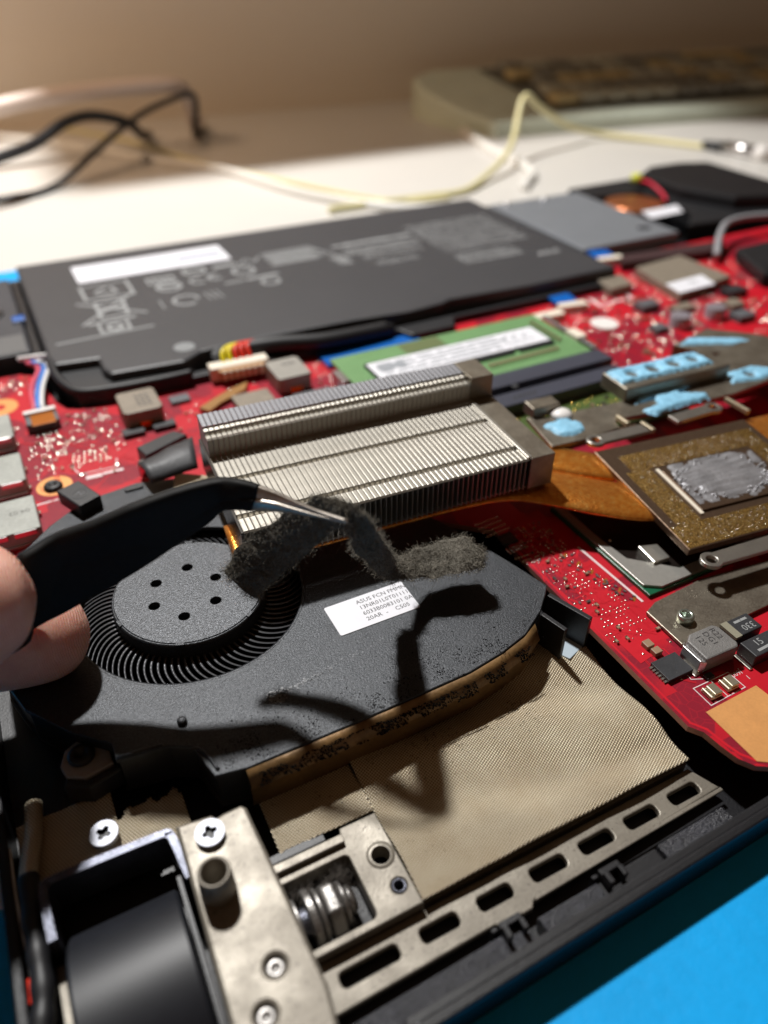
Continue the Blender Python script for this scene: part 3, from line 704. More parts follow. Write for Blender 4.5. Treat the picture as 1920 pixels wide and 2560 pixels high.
m_.put('capacitor_print', PRINT, BRD)
for x in (84.0, 87.8):    # two folded spring contacts in the silk frame
    MB().box(x - .3, x + 2.2, 46.5, 48.9, .02, .5).box(x + .5, x + 2.2, 46.6, 48.8, .5, 1.1).box(x - .3, x + .1, 46.5, 48.9, .5, .9).put('spring_contact', M('contact_silver', (206, 196, 172), .3, .8), BRD, bevel=.18)
comp('capacitor', 82.0, 83.6, 59.6, 61.2, 1.0, TANC, .1); comp('capacitor', 82.2, 83.8, 57.8, 59.2, 1.0, TANC, .1)
comp('resistor', 86.4, 88.0, 49.9, 51.0, .5, CHIP, .05)
# processor bracket, package and die
plate('retention_bracket', [(87.9, 66.4), (87.8, 57.5), (88.2, 57.2), (116, 57.6), (122, 60), (122, 66), (103.5, 68.4), (91, 67.6)], [], .3, 1.0, NICK, BRD, bevel=.1)
MB().lathe((92.4, 61.6, 1.0), [(1.5, 0), (1.5, 1.3), (1.3, 1.6), (.85, 1.6), (.75, 1.2), (.75, .2), (0.01, .2)], 32).put('standoff', M('plated_steel', (190, 200, 190), .25, .9), BRD, smooth=True)
MB().box(91.5, 126, 69.5, 100, .03, .9).put('processor_package', CPUG, BRD, bevel=.08)
plate('stiffener_frame', [(91.9, 71.8), (94.8, 69.9), (125, 69.9), (125.6, 99.4), (91.9, 99.4)], [[(93.6, 86.2), (94.3, 79.2), (101.6, 72.3), (122, 72.5), (122, 97), (93.6, 97)]], .92, 1.5, M('stiffener_grey', (168, 166, 160), .4, .6, .8, .08), BRD, bevel=.08)
MB().box(94, 121.6, 72.8, 96.6, .92, .97).put('underfill', M('underfill_black', (24, 18, 15), .3), BRD)
MB().prism([(97.6, 75.2), (101.4, 75.0), (102.0, 79.2), (98.2, 80.4)], .98, 2.2).put('processor_die', M('mirror_die', (222, 220, 210), .3, .9), BRD, bevel=.12)
MB().lathe((95.3, 85.2, .98), [(.35, 0), (.3, .25), (.01, .4)], 12).put('solder_bead', SOLDER, BRD, smooth=True)
reserve(88, 126, 57, 100)
comp('chip', 75.8, 79.2, 94.4, 97.4, .7, CHIP, .05)
# ports on the left edge
def usb(y0, y1, x1, txt):
    o = MB().box(-24, x1, y0, y1, .02, 4.0); o = o.put('port_shell', M('port_steel', (150, 152, 146), .55, .25, .8, .2, .04), BRD, bevel=.25)
    MB().box(-24, x1 - .4, y0 - .5, y0, .02, .9).put('port_flange', SILVER, o, bevel=.15)
    for xa, xb in ((x1 - 5.2, x1 - .8), (x1 - 11, x1 - 6.4)):
        MB().box(xa, xb, y0 - .35, y0 - .02, 2.7, 3.95).put('port_spring', SILVER, o, bevel=.15)
    MB().box(x1 + .02, x1 + .5, y0 + 1.0, y0 + 2.0, .02, 1.0).put('port_leg', SOLDER, o, bevel=.1); MB().box(x1 + .02, x1 + .5, y1 - 3, y1 - 2, .02, 1.0).put('port_leg', SOLDER, o, bevel=.1)
    if txt: m_ = MB(); text_mb(m_, txt, 1.9, x1 - 1.2, y0 + 7.6, 4.03, R(180)); m_.put('port_print', M('etch', (96, 96, 92), .5), o)
    reserve(-24, x1 + .8, y0 - .8, y1)
usb(138.8, 151.1, -7.1, '04.03'); usb(158.0, 170.1, -7.7, ''); usb(178.3, 190.0, -8.1, '')
# mounting rings and screw
MB().lathe((-2.6, 158.6, 0), [(3.9, .01), (3.9, .05), (1.6, .05), (1.6, .01)], 48, cap=False).put('mounting_ring', RINGC, BRD)
MB().lathe((-2.9, 158.0, .05), [(2.1, 0), (2.1, .5), (1.7, 1.0), (.8, 1.05), (.6, .6), (0.01, .6)], 32).put('screw', BLACKP, BRD, smooth=True)
MB().lathe((-10.2, 202.2, 0), [(4.6, .01), (4.6, .05), (1.5, .05), (1.4, -.4)], 48, cap=False).put('mounting_ring', RINGC, BRD)
reserve(-7, 1.5, 154, 163); reserve(-15, -5, 197, 207)
# wire connector with three wires
boxp('connector_body', -4.9, 2.9, 184.6, 189.4, .02, 2.6, CHIPG, BRD, .2); boxp('connector_bar', -5.0, 2.8, 189.0, 190.6, 1.6, 3.4, WHITEP, BRD, .2)
boxp('connector_film', -3.6, 2.0, 183.2, 188.6, 2.6, 2.8, KAPT, BRD, .05)
for k in range(4): boxp('connector_pin', -3.4 + k * 1.45, -2.7 + k * 1.45, 181.6, 183.6, .02, .5, SOLDER, BRD, .05)
reserve(-5.5, 3.5, 181, 191)
for mat_, x0, x1, x2 in ((PWIRE, -2.2, -1.4, 1.4), (BWIRE, -1.2, .2, 2.8), (WWIRE, -.1, 1.5, 4.1)):
    MB().tube(cat([(x0, 190.4, 2.6), (x0 + .2, 193, 3.6), (x1, 203, 3.0), (x2, 212, 3.2), (x2 + .4, 217, 2.2), (x2 - 2, 222, 2)], 6), .62, 10).put('connector_wire', mat_, BRD, smooth=True)
MB().tube(cat([(-2.5, 221, 4), (2, 219.5, 4.4), (6.5, 220.5, 3.6)], 6), .7, 10).put('connector_wire', WWIRE, BRD, smooth=True)
# inductors and chips behind the heatsink
def ferrite(x0, x1, y0, y1, h, mat_, txt):
    MB().prism([(x0 + .8, y0), (x1 - .8, y0), (x1, y0 + .8), (x1, y1 - .8), (x1 - .8, y1), (x0 + .8, y1), (x0, y1 - .8), (x0, y0 + .8)], .4, h).put('inductor', mat_, BRD, bevel=.25)
    MB().box(x0 + 3, x1 - 3, y0 - .3, y0 + .3, .02, 2).put('inductor_lead', COPPER, BRD, bevel=.1)
    m_ = MB()
    for i in range(txt):
        for j in range(3): line_mb(m_, [(x1 - 5.4 + j * 1.3, y1 - 3.0 - i * 2.2), (x1 - 4.9 + j * 1.3, y1 - 4.3 - i * 2.2)], .45, h + .02)
    if txt: m_.put('inductor_print', M('print_dark', (60, 58, 58), .5), BRD)
    reserve(x0 - .5, x1 + .5, y0 - .5, y1 + .5)
ferrite(17.2, 27.0, 174.4, 186.0, 5.0, FERR, 3); ferrite(57.8, 67.3, 174.2, 185.8, 5.0, M('ferrite_grey', (150, 146, 138), .5, .1, .4, .1), 1)
comp('chip', 15.7, 21.0, 171.0, 174.0, 1.3, CHIP, .08); comp('chip', 23.2, 28.8, 171.0, 173.9, 1.3, CHIP, .08); comp('chip', 30.4, 35.6, 182.3, 186.0, 1.0, CHIPG, .08)
comp('chip', 60, 71, 163, 171, 1.6, CHIPG, .1); comp('chip', 45, 55, 170, 177, 2.0, FERR, .1)
MB().lathe((66, 167, 1.6), [(2.6, 0), (2.6, .15), (0.01, .15)], 24).put('mauve_sticker', PINKP, BRD)
MB().prism([(36, 176), (46, 182), (52, 184), (50, 180), (42, 176), (38, 173)], .3, 1.4).put('amber_flex', M('amber_flex', (150, 108, 54), .4, 0, 2, .2), BRD, bevel=.1)
# folded black tape near the heatsink corner
MB().prism([(16.4, 156.6), (25.9, 160.0), (28.4, 156.8), (17.6, 152.2)], 2, 6).put('tape_block', BLACKP, BRD, bevel=.3)
mb = MB(); A_ = [(15.0, 147.0), (28.6, 152.0)]; B_ = [(16.0, 140.3), (26.6, 141.6)]
for i in range(9):
    t = i / 8
    for j in range(7):
        u = j / 6; x = (A_[0][0] * (1 - t) + A_[1][0] * t) * (1 - u) + (B_[0][0] * (1 - t) + B_[1][0] * t) * u; y = (A_[0][1] * (1 - t) + A_[1][1] * t) * (1 - u) + (B_[0][1] * (1 - t) + B_[1][1] * t) * u
        mb.v.append((x, y, 7.6 + .5 * math.sin(u * 4) + .5 * fbm(x, y, 0, .2) - (1.2 * max(0, u - .7) * 3)))
        if i and j: k = 7 * i + j; mb.f.append((k - 8, k - 1, k, k - 7)); mb.m.append(0)
o = mb.put('black_tape', CHIPG if False else M('matte_tape', (54, 55, 58), .5, 0, 1, .15, .05), BRD, smooth=True); o.modifiers.new('t', 'SOLIDIFY').thickness = .3 * S
MB().lathe((16.6, 152.2, 1), [(1.3, 0), (1.3, 3), (1, 3.6), (.01, 3.8)], 16).put('spring_clip', SILVER, BRD, smooth=True)
reserve(14, 30, 140, 161)
for k in range(46):
    rx = random.Random(k); x = rx.uniform(126, 308); y = rx.uniform(48, 140); L, W, H = rx.choice(((6, 5, 1), (9, 7, 1.4), (4, 4, 2.5), (12, 9, 1.6), (7, 7, 3.4)))
    if (x < 222 and 60 < y < 150) or (x < 140 and y < 70): continue
    if all(not (a - L < x < b + 2 and c - W < y < d + 2) for a, b, c, d in used): comp('chip', x, x + L, y, y + W, H, rx.choice((CHIP, CHIPG, FERR, CHIP)), .15)
# solder dome groups and many small parts
dome = []
def domes(x, y, r_=.28, g=0): dome.append((round(x / .9) * .9 if g else x, round(y / .9) * .9 if g else y, r_))
for k in range(6): boxp('chip_pin', 75.4 + k * .85, 75.9 + k * .85, 91.8 + k * .05, 93.6 + k * .05, .02, .35, SOLDER, BRD, .08)
for k in range(7):
    domes(76.6 + k * .62, 88.9 + k * .02, .22); domes(76.9 + k * .62, 87.9, .22); domes(75.8 + k * .7, 90.3, .22)
for r_ in range(4):
    for k in range(8): domes(74.6 + k * .78, 98.8 + r_ * 1.4 + k * .05, .24)
for r_ in range(5):
    for k in range(7):
        if random.random() < .8: domes(2.4 + k * 1.25 + r_ * .25, 164.0 + r_ * 1.45, .34)
for k in range(12): domes(3.0 + random.uniform(-7, -1), 178.5 + random.uniform(-2, 2), .4)
domes(3.6, 160.4, .7); domes(11.8, 161.0, .7)
def free(x, y, p=.4):
    return not any(a - p < x < b + p and c - p < y < d + p for a, b, c, d in used)
ZON = [((78.5, 88.2), (62.5, 98), 230, .2), ((-6, 15), (164, 190), 110, .34), ((-7, 29), (153, 190), 60, .34), ((-18, 0), (205, 218), 60, .42), ((68, 75), (150, 190), 40, .4),
       ((150, 196), (135, 190), 190, .42), ((178, 250), (130, 215), 260, .45), ((79, 110), (36, 60), 30, .22), ((29, 60), (150, 188), 40, .3), ((112, 310), (46, 64), 120, .4), ((212, 310), (64, 140), 160, .4)]
for (xa, xb), (ya, yb), n, r_ in ZON:
    for _ in range(n):
        x, y = random.uniform(xa, xb), random.uniform(ya, yb)
        if free(x, y, .1): domes(x, y, r_ * random.uniform(.6, 1.2), 1)
m_ = MB()
seen = set()
for x, y, r_ in dome:
    key = (round(x / .75), round(y / .75))
    if key in seen: continue
    seen.add(key)
    m_.lathe((x, y, 0), [(r_ * 1.12, .02), (r_ * .92, .06 + r_ * .1), (r_ * .5, .08 + r_ * .24), (.01, .08 + r_ * .28)], 8, cap=False)
m_.put('solder_dot', SOLDER, BRD, smooth=True, kind='stuff')
def chip_part(L, W, H, body):
    m = MB(); m.box(-L / 2 + L * .24, L / 2 - L * .24, -W / 2, W / 2, .02, H, m=0); m.box(-L / 2, -L / 2 + L * .25, -W / 2, W / 2, .02, H * 1.02, m=1); m.box(L / 2 - L * .25, L / 2, -W / 2, W / 2, .02, H * 1.02, m=1)
    return me_from('capacitor', m.v, m.f, [body, SOLDER], False, m.m)
small = [('capacitor', chip_part(1.0, .5, .5, TANC)), ('resistor', chip_part(1.0, .5, .35, CHIP)), ('capacitor', chip_part(1.6, .8, .8, TANC)), ('resistor', chip_part(1.6, .8, .45, CHIP)), ('resistor', chip_part(.7, .35, .25, CHIPG))]
cnt = 0
for (xa, xb), (ya, yb), n, r_ in ZON:
    for _ in range(max(8, n // 4)):
        x, y = random.uniform(xa, xb), random.uniform(ya, yb)
        if not free(x, y, .6): continue
        nm, me = random.choice((small[4:] + small[:2] + small[4:]) if 70 < xa < 100 else small[:2] + small[4:] if xa < 70 else small[2:4]); reserve(x - .6, x + .6, y - .5, y + .5)
        put(nm, me, BRD, loc=(x, y, 0), rz=random.choice((0, math.pi / 2, 0, math.pi / 2))); cnt += 1
for k in range(9):       # row of tiny parts between the processor and the fan
    for j in range(2):
        x = 83.4 + k * .62 + j * 1.0; y = 85.6 - k * 1.85 + j * .4
        put('resistor', small[4][1], BRD, loc=(x, y, 0), rz=R(-62))
for k in range(6): MB().box(84.6 + k * .75, 85.9 + k * .75, 86.4 - k * 3.2, 86.9 - k * 3.2, .02, .07, R(35)).put('gold_pad', M('gold_pad', (190, 120, 50), .35, .6), BRD)

# ================================================================== battery
BT = 6.0
bat_out = [(5.0, 294), (5.0, 214), (6.0, 208.5), (17.2, 207.0), (17.2, 200.2), (18.6, 196.2), (38, 194.6), (44, 198.6), (60, 199.6), (92, 198.4), (110, 196.4), (122, 197.6), (126, 199.2), (157, 197.2), (192.5, 197.6), (192.5, 294)]
BAT = plate('battery', bat_out, [], -5, BT, BATT, LAP, bevel=.9)
BAT['label'] = 'wide dark grey battery pack with printed symbols'
plate('battery_tray', [(3.2, 214.6), (6.4, 207), (7.6, 199.6), (9, 193.6), (16, 191.4), (38, 190.6), (40, 194), (18.8, 195.9), (17.4, 199.6), (17.4, 206.8), (7, 208.2), (5.2, 214)], [], -4, 3.6, RUBBER, BAT, bevel=.5)
mb = MB().tube(cat([(5.2, 214.6, 4.6), (5.6, 206, 4.2), (7.0, 199, 3.8), (10, 194.2, 3.6), (18, 192.2, 3.6), (30, 191.4, 3.6), (39, 191.6, 3.6)], 6), 1.1, 10); mb.put('tray_edge', RUBBER, BAT, smooth=True)
plate('battery_skirt', [(38, 194.4), (192.4, 196.6), (192.4, 193.8), (124, 193.6), (121, 188), (106, 188), (104, 193), (38, 191.2)], [], -4, 2.4, RUBBER, BAT, bevel=.5)
zB = BT + .03
MB().prism(rrect(22, 75, 267, 283.5, .6), BT + .005, zB + .05).put('white_label', STICK, BAT)
m_ = MB()
def ring(cx, cy, r_, wd=.7, n=20, a0=0, a1=360):
    line_mb(m_, [(cx + r_ * math.cos(R(a0 + (a1 - a0) * k / n)), cy + r_ * math.sin(R(a0 + (a1 - a0) * k / n))) for k in range(n + 1)], wd, zB)
# left column: framed recycling mark, crossed-out bin, small box
line_mb(m_, [(21.6, 262.5), (21.6, 250.5), (36.6, 250.0), (36.6, 263)], 1.0, zB); line_mb(m_, [(22.4, 262.6), (35.6, 263)], .8, zB)
for k in range(3): a = R(90 + 120 * k); line_mb(m_, [(29 + 3.4 * math.cos(a), 256 + 3.4 * math.sin(a)), (29 + 3.4 * math.cos(a + 1.5), 256 + 3.4 * math.sin(a + 1.5))], 1.1, zB)
line_mb(m_, [(18.6, 248.6), (36.6, 233.0)], .9, zB); line_mb(m_, [(36.6, 251.4), (17.6, 231.4)], .9, zB)
line_mb(m_, [(23.6, 247), (32.2, 247.2), (31.4, 234.4), (23.4, 234.2)], 1.0, zB, closed=True); line_mb(m_, [(24, 240), (31, 241)], 1.6, zB)
line_mb(m_, [(19.4, 230.8), (32.4, 231.4)], 1.3, zB); line_mb(m_, [(21.6, 229.2), (21.6, 223.0), (29.8, 223.2), (29.8, 229.4)], .9, zB); ring(25.8, 226.2, 1.9, 1.2)
line_mb(m_, [(8.6, 221.2), (36.0, 222.0)], .8, zB)
# certification marks
for x, y, w_, h_ in ((43, 260.4, 8.6, 5),): line_mb(m_, [(x, y), (x + w_, y)], 1, zB); line_mb(m_, [(x, y - h_), (x + w_, y - h_)], 1, zB); [line_mb(m_, [(x + i * 2.1, y), (x + i * 2.1, y - h_)], .7, zB) for i in range(5)]
ring(59.6, 261.2, 3.7, 1.0); line_mb(m_, [(57.4, 261.2), (61.8, 261.2)], 1, zB); ring(48.2, 250.6, 3.8, 1.0); line_mb(m_, [(46, 251), (50.2, 250.2)], 1.6, zB)
ring(58.4, 251.4, 2.5, .9, 12, 60, 300); ring(64.6, 252.4, 2.5, .9, 12, 60, 300); line_mb(m_, [(62.4, 252.4), (64.4, 252.4)], .7, zB); ring(75, 253.6, 3.6, 1.1); line_mb(m_, [(72.6, 256.6), (77.6, 257.4)], 1.1, zB)
line_mb(m_, [(67.4, 261.2), (73.6, 261.6)], 2.2, zB); line_mb(m_, [(75.4, 260), (79, 264), (81.6, 260.4), (84, 264)], .7, zB)
ring(50.2, 236.8, 3.9, 1.0, 20, 0, 300); line_mb(m_, [(42.4, 240), (42.4, 233)], .4, zB)
for i in range(3): line_mb(m_, [(57 + i * 2, 240.4), (57.6 + i * 2, 233.6)], .4, zB)
line_mb(m_, [(66, 244.6), (72, 245.0)], 1, zB); line_mb(m_, [(74, 245.0), (84, 245.6)], 1.6, zB); ring(80, 240, 2.9, .9)
for i in range(7): line_mb(m_, [(86 + (i % 2), 266 - i * 2.0), (103 + (i % 3) * 1.5, 266.4 - i * 2.0)], 1.0, zB)
line_mb(m_, [(104, 267.5), (112, 248)], .8, zB); [line_mb(m_, [(107 + i * .4, 251 - i * 2.2), (112, 250.6 - i * 2.2)], 1, zB) for i in range(4)]
rr = random.Random(3)
def para(x0, x1, y0, rows, dy, wd):
    for i in range(rows):
        x = x0 + i * .1
        while x < x1:
            L = rr.uniform(.5, 1.5); line_mb(m_, [(x, y0 - i * dy + rr.uniform(-.12, .12) * wd), (min(x + L, x1), y0 - i * dy)], wd * rr.uniform(.55, 1), zB); x += L + wd * .5 + (rr.uniform(.3, 1.4) if rr.random() < .25 else .25)
para(113, 144, 262, 1, 3, 2.4); para(114, 144, 256.4, 3, 2.4, 1.1); para(118, 142, 248, 2, 2.4, .9)
para(147, 184, 270, 11, 3.1, 1.0); para(148, 172, 233, 4, 2.6, 1.2); para(120, 136, 240, 2, 2.2, .8)
m_.put('battery_print', PRINT, BAT)
m_ = MB(); zB = BT + .1; para(25, 58, 279.5, 3, 3.6, .7); line_mb(m_, [(60, 275), (71, 275)], 4.5, zB); m_.put('white_label_print', M('lilac_print', (176, 178, 190), .6), BAT)
m_ = MB(); text_mb(m_, 'ASUS', 4.2, 175.5, 219.5, zB, 0, 0, .25); m_.put('battery_brand_print', M('pale_print', (190, 192, 192), .6), BAT)
MB().lathe((40.4, 203.2, BT), [(3.0, .01), (3.0, .08), (0.01, .08)], 28).put('clear_dot', M('clear_dot', (140, 144, 146), .3), BAT)
# battery plug and leads
boxp('battery_plug', 43.6, 60.2, 188.6, 192.8, .5, 4.6, WCONN, BAT, .3, rz=R(-3)); boxp('plug_window', 45.6, 58.4, 186.9, 188.7, 1.4, 4.2, M('plug_tan', (190, 150, 110), .5), BAT, .15, rz=R(-3))
for k in range(7): boxp('plug_pin', 46.4 + k * 1.7, 47.2 + k * 1.7, 186.6 - k * .09, 187.0 - k * .09, 1.6, 4.0, WCONN, BAT, .05)
for i, m__ in enumerate((YWIRE, YWIRE, RWIRE, RWIRE, RWIRE)):
    MB().tube(cat([(48.4 + i * 1.9, 191.4, 3.4), (48.8 + i * 1.8, 194.4, 6.2), (52.6 + i * 1.2, 196.8, 6.6), (58 + i, 197, 5.4), (66, 195.4 + i * .3, 4.6)], 6), .72, 8).put('battery_lead', m__, BAT, smooth=True)
for i in range(3): MB().tube(cat([(46.4 + i * .9, 192, 3.2), (46.6 + i * .7, 195.6, 5.8), (52 + i, 198.2, 6.0), (60, 198 - i * .4, 5.6)], 6), .72, 8).put('battery_lead', RUBBER, BAT, smooth=True)
MB().tube(cat([(55, 197, 4.6), (66, 195.2, 4.8), (78, 192.6, 4.2), (92, 192.8, 3.6), (102, 193.6, 3.2)], 6), [1.2] + [2.4] * 22 + [1.4] * 2, 12).put('lead_wrap', RUBBER, BAT, smooth=True)
boxp('blue_film', 76, 108, 183, 191.6, -.2, 1.0, BLUEF, LAP, .05, rz=R(-1))
# ================================================================== memory module and its sockets
RAM = boxp('memory_module', 74.6, 143.4, 150.6, 179.2, 4.2, 5.0, GREEN, LAP, .05); RAM['label'] = 'green memory module with white sticker'
for x0, x1, y0, y1 in ((81, 93.5, 158.6, 170.6), (95.6, 108, 158.6, 170.6), (110.6, 122.6, 158.6, 170.6), (124.4, 136.4, 158.6, 170.6)): boxp('memory_chip', x0, x1, y0, y1, 5.0, 5.9, CHIP, RAM, .08)
MB().prism(rrect(81.4, 135.8, 160.2, 170.0, .5), 5.92, 6.0).put('white_sticker', STICK, RAM)
m_ = MB(); rr = random.Random(5)
for i in range(4):
    x = 84
    while x < 120: L = rr.uniform(1.5, 5); line_mb(m_, [(x, 168 - i * 2.0), (x + L, 168 - i * 2.0)], .8, 6.02); x += L + rr.uniform(.8, 2.5)
zz = [(126, 162.4), (123.4, 163.4), (123, 166), (125.4, 167.4)]; line_mb(m_, zz, .5, 6.02); zz = [(129, 162.6), (126.8, 163.8), (126.6, 166), (128.4, 167.2)]; line_mb(m_, zz, .5, 6.02); zz = [(132, 163), (130.2, 164), (130.2, 166), (132, 167)]; line_mb(m_, zz, .5, 6.02)
line_mb(m_, [(84.6, 166), (90, 166)], 3, 6.021)
m_.put('sticker_print', M('soft_grey_print', (150, 154, 160), .6), RAM)
boxp('dark_film', 95.5, 108.5, 172.5, 178.6, 5.0, 5.06, M('olive_film', (96, 108, 66), .5), RAM, 0)
for k in range(16): put('capacitor', small[2][1], RAM, loc=(112 + k * 1.5, 154.8 + k * .03, 5.0), rz=math.pi / 2)
for k in range(7): put('capacitor', small[2][1], RAM, loc=(138.8, 160 + k * 2.2, 5.0), rz=0)
boxp('memory_socket', 72, 145.4, 143.8, 150.4, .02, 5.2, M('socket_plastic', (62, 64, 76), .42, 0, 1, .1), LAP, .2); boxp('memory_socket', 72, 144.4, 135.8, 141.6, .02, 4.4, M('socket_plastic', (62, 64, 76), .42), LAP, .2)
boxp('socket_key', 111.0, 112.6, 142.2, 143.9, 1, 5.0, CHIP, LAP, .1)
m_ = MB()
for k in range(5): line_mb(m_, [(108.4 + k * 1.5, 138.2), (109.2 + k * 1.5, 138.9)], .7, 4.43)
m_.put('socket_print', CHIP, LAP)
boxp('socket_latch', 144.6, 146.4, 151, 176, .02, 5.4, WCONN if False else SILVER, LAP, .2); boxp('socket_latch', 144.0, 147.4, 157.6, 163.6, 3.0, 6.0, WCONN, LAP, .3); boxp('socket_latch', 72.0, 74.2, 164.4, 171.4, 1, 5.6, SILVER, LAP, .2)
GB = boxp('green_board', 96, 150, 118, 140, .06, 1.0, GREEND, LAP, .1)
for k in range(26):
    put('capacitor', random.choice(small)[1], GB, loc=(random.uniform(100, 146), random.uniform(122, 135), 1.0), rz=random.choice((0, math.pi / 2)))
m_ = MB()
for k in range(70): x, y = random.uniform(100, 146), random.uniform(121, 135.5); m_.lathe((x, y, 1.0), [(.4, .01), (.32, .2), (.01, .32)], 7, cap=False)
m_.put('solder_dot', M('gold_dot', (210, 180, 90), .25, .9), GB, smooth=True, kind='stuff')
# ================================================================== far parts of the laptop
DP = boxp('drive_cover', 200.4, 248.6, 224, 290, -3, 3.0, ALUP, LAP, .5)
MB().prism(rrect(236, 242, 232, 236, 1.5), 3.01, 3.1).put('drive_slot', CHIP, DP)
for x, y in ((208, 287), (228, 286.6)): MB().lathe((x, y, 3), [(1.6, 0), (1.4, .7), (.01, .9)], 16).put('screw', SILVER, DP, smooth=True)
MB().lathe((264, 267, -2), [(13, 0), (13, 3.6), (12, 4), (3, 4.2), (.01, 4.2)], 48).put('copper_disc', M('polished_copper', (206, 128, 82), .3, .8), LAP, smooth=True)
MB().prism([(252, 243.4), (271, 244.6), (276, 253.6), (255, 253)], 2.4, 2.6).put('white_tag', STICK, LAP)
MB().prism([(252, 300), (252, 284), (282, 280), (278, 246), (262, 232), (330, 226), (332, 296), (322, 302)], -6, 1.6).put('speaker_frame', RUBBER, LAP, bevel=.8)
sp = plate('speaker_box', [(287, 290), (286, 262), (296, 240), (318, 232), (332, 236), (333, 292), (318, 298), (300, 298)], [], 1.6, 7, BLACKP, LAP, bevel=1.2)
MB().tube(cat([(283, 284, 5), (281, 277, 6), (280, 268, 4), (278, 262, 2)], 6), .8, 8).put('speaker_wire', M('crimson_wire', (200, 30, 60), .4), LAP, smooth=True)
MB().lathe((283, 288, 4), [(3, 0), (2.6, 3), (.01, 4)], 16).put('yellow_bead', M('lime_bead', (206, 210, 60), .4), LAP, smooth=True)
WS = plate('shield_can', [(200.5, 174), (229, 178.6), (228.4, 203), (205, 200.6), (203, 190)], [], .02, 3.0, FERR, BRD, bevel=.3)
MB().prism([(200.8, 174.8), (217.8, 175.4), (220.2, 184), (202.4, 183)], 3.02, 3.1).put('white_label', STICK, WS)
line = MB(); line_mb(line, [(211, 180.6), (213, 179.6)], 1.2, 3.12); line.put('label_print', PRINT, WS)
for x, y, r_ in ((188.8, 161.9, 4.2), (203.8, 161.8, 4.0)):
    c = MB().lathe((x - 2.2, y - 2.2, 0), [(r_ * .8, .02), (r_ * .8, 3.4), (r_ * .72, 3.9), (.01, 4.0)], 28).put('can_capacitor', M('can_silver', (186, 180, 190), .3, .6), BRD); smooth_angle(c)
    reserve(x - 6, x + 3, y - 6, y + 3)
MB().lathe((166.5, 171.5, 0), [(4.4, .03), (4.4, .5), (0.01, .5)], 28).put('white_round_pad', WHITEP, BRD)
MB().prism([(203, 206), (249, 200), (256, 208), (209, 213)], .02, 3.2).put('long_connector', M('dark_mauve', (64, 44, 46), .45), BRD, bevel=.3)
for x0, y0 in ((201, 213.5), (160.5, 184.5)):
    boxp('flex_cable', x0, x0 + 8, y0 + 2.5, y0 + 10, 1.6, 2.2, BLUEF, BRD, .1, rz=R(-12)); boxp('flex_connector', x0 - 1, x0 + 9, y0 - 1, y0 + 2.4, .02, 2.4, WCONN, BRD, .2, rz=R(-8))
boxp('flex_connector', 147, 158, 180.4, 184.4, .02, 2.2, WCONN, BRD, .2)
MB().prism([(183, 188), (193, 188.6), (195.6, 198), (184.6, 198.4)], .02, 3.0).put('metal_clip', FERR, BRD, bevel=.4)
for x0, x1, y0, y1, h in ((176, 181, 158, 162, 1.6), (192, 200, 166, 170, 2), (178, 183, 140, 145, 2), (172, 180, 133, 139, 3), (205, 212, 152, 157, 2.2), (210, 216, 160, 165, 2.2), (218, 226, 168, 173, 2.5), (183, 190, 172, 177, 2.5)): comp('chip', x0, x1, y0, y1, h, random.choice((CHIP, CHIPG, FERR)), .15)
MB().prism([(236, 171), (268, 186), (268, 196), (247, 194)], 1, 5).put('fan_corner', RUBBER, LAP, bevel=.6); plate('far_fan', [(238, 170), (262, 150), (318, 150), (320, 196), (250, 196)], [], -3, 4.6, RUBBER, LAP, bevel=.6)
MB().tube(cat([(240, 196, 3), (251, 206, 7), (264, 213, 8), (285, 214, 7), (310, 208, 5)], 8), 1.3, 10).put('antenna_cable', M('grey_cable', (150, 150, 154), .4), LAP, smooth=True)
# left speaker beside the battery
LS = boxp('speaker_box', -21.4, 1.6, 229, 294, -6, 2.2, M('speaker_grey', (58, 59, 64), .5, 0, 1.5, .12), LAP, .8); LS['label'] = 'dark grey speaker module beside the battery'
boxp('speaker_tape', -21, 0.6, 229.6, 242.6, 2.2, 2.4, M('grey_tape', (96, 96, 96), .5), LS, .05)
MB().lathe((-7, 262, 2.2), [(4.2, .0), (4.2, .25), (3.0, .3), (1.0, .25), (.01, .2)], 28).put('speaker_dimple', BLACKP, LS, smooth=True)
boxp('blue_tab', -1.0, 2.6, 252, 256, .5, 3.0, BLUEF, LAP, .2)
boxp('tray_rib', 1.8, 4.4, 222, 293, -5, 1.0, NAVY, LAP, .4)

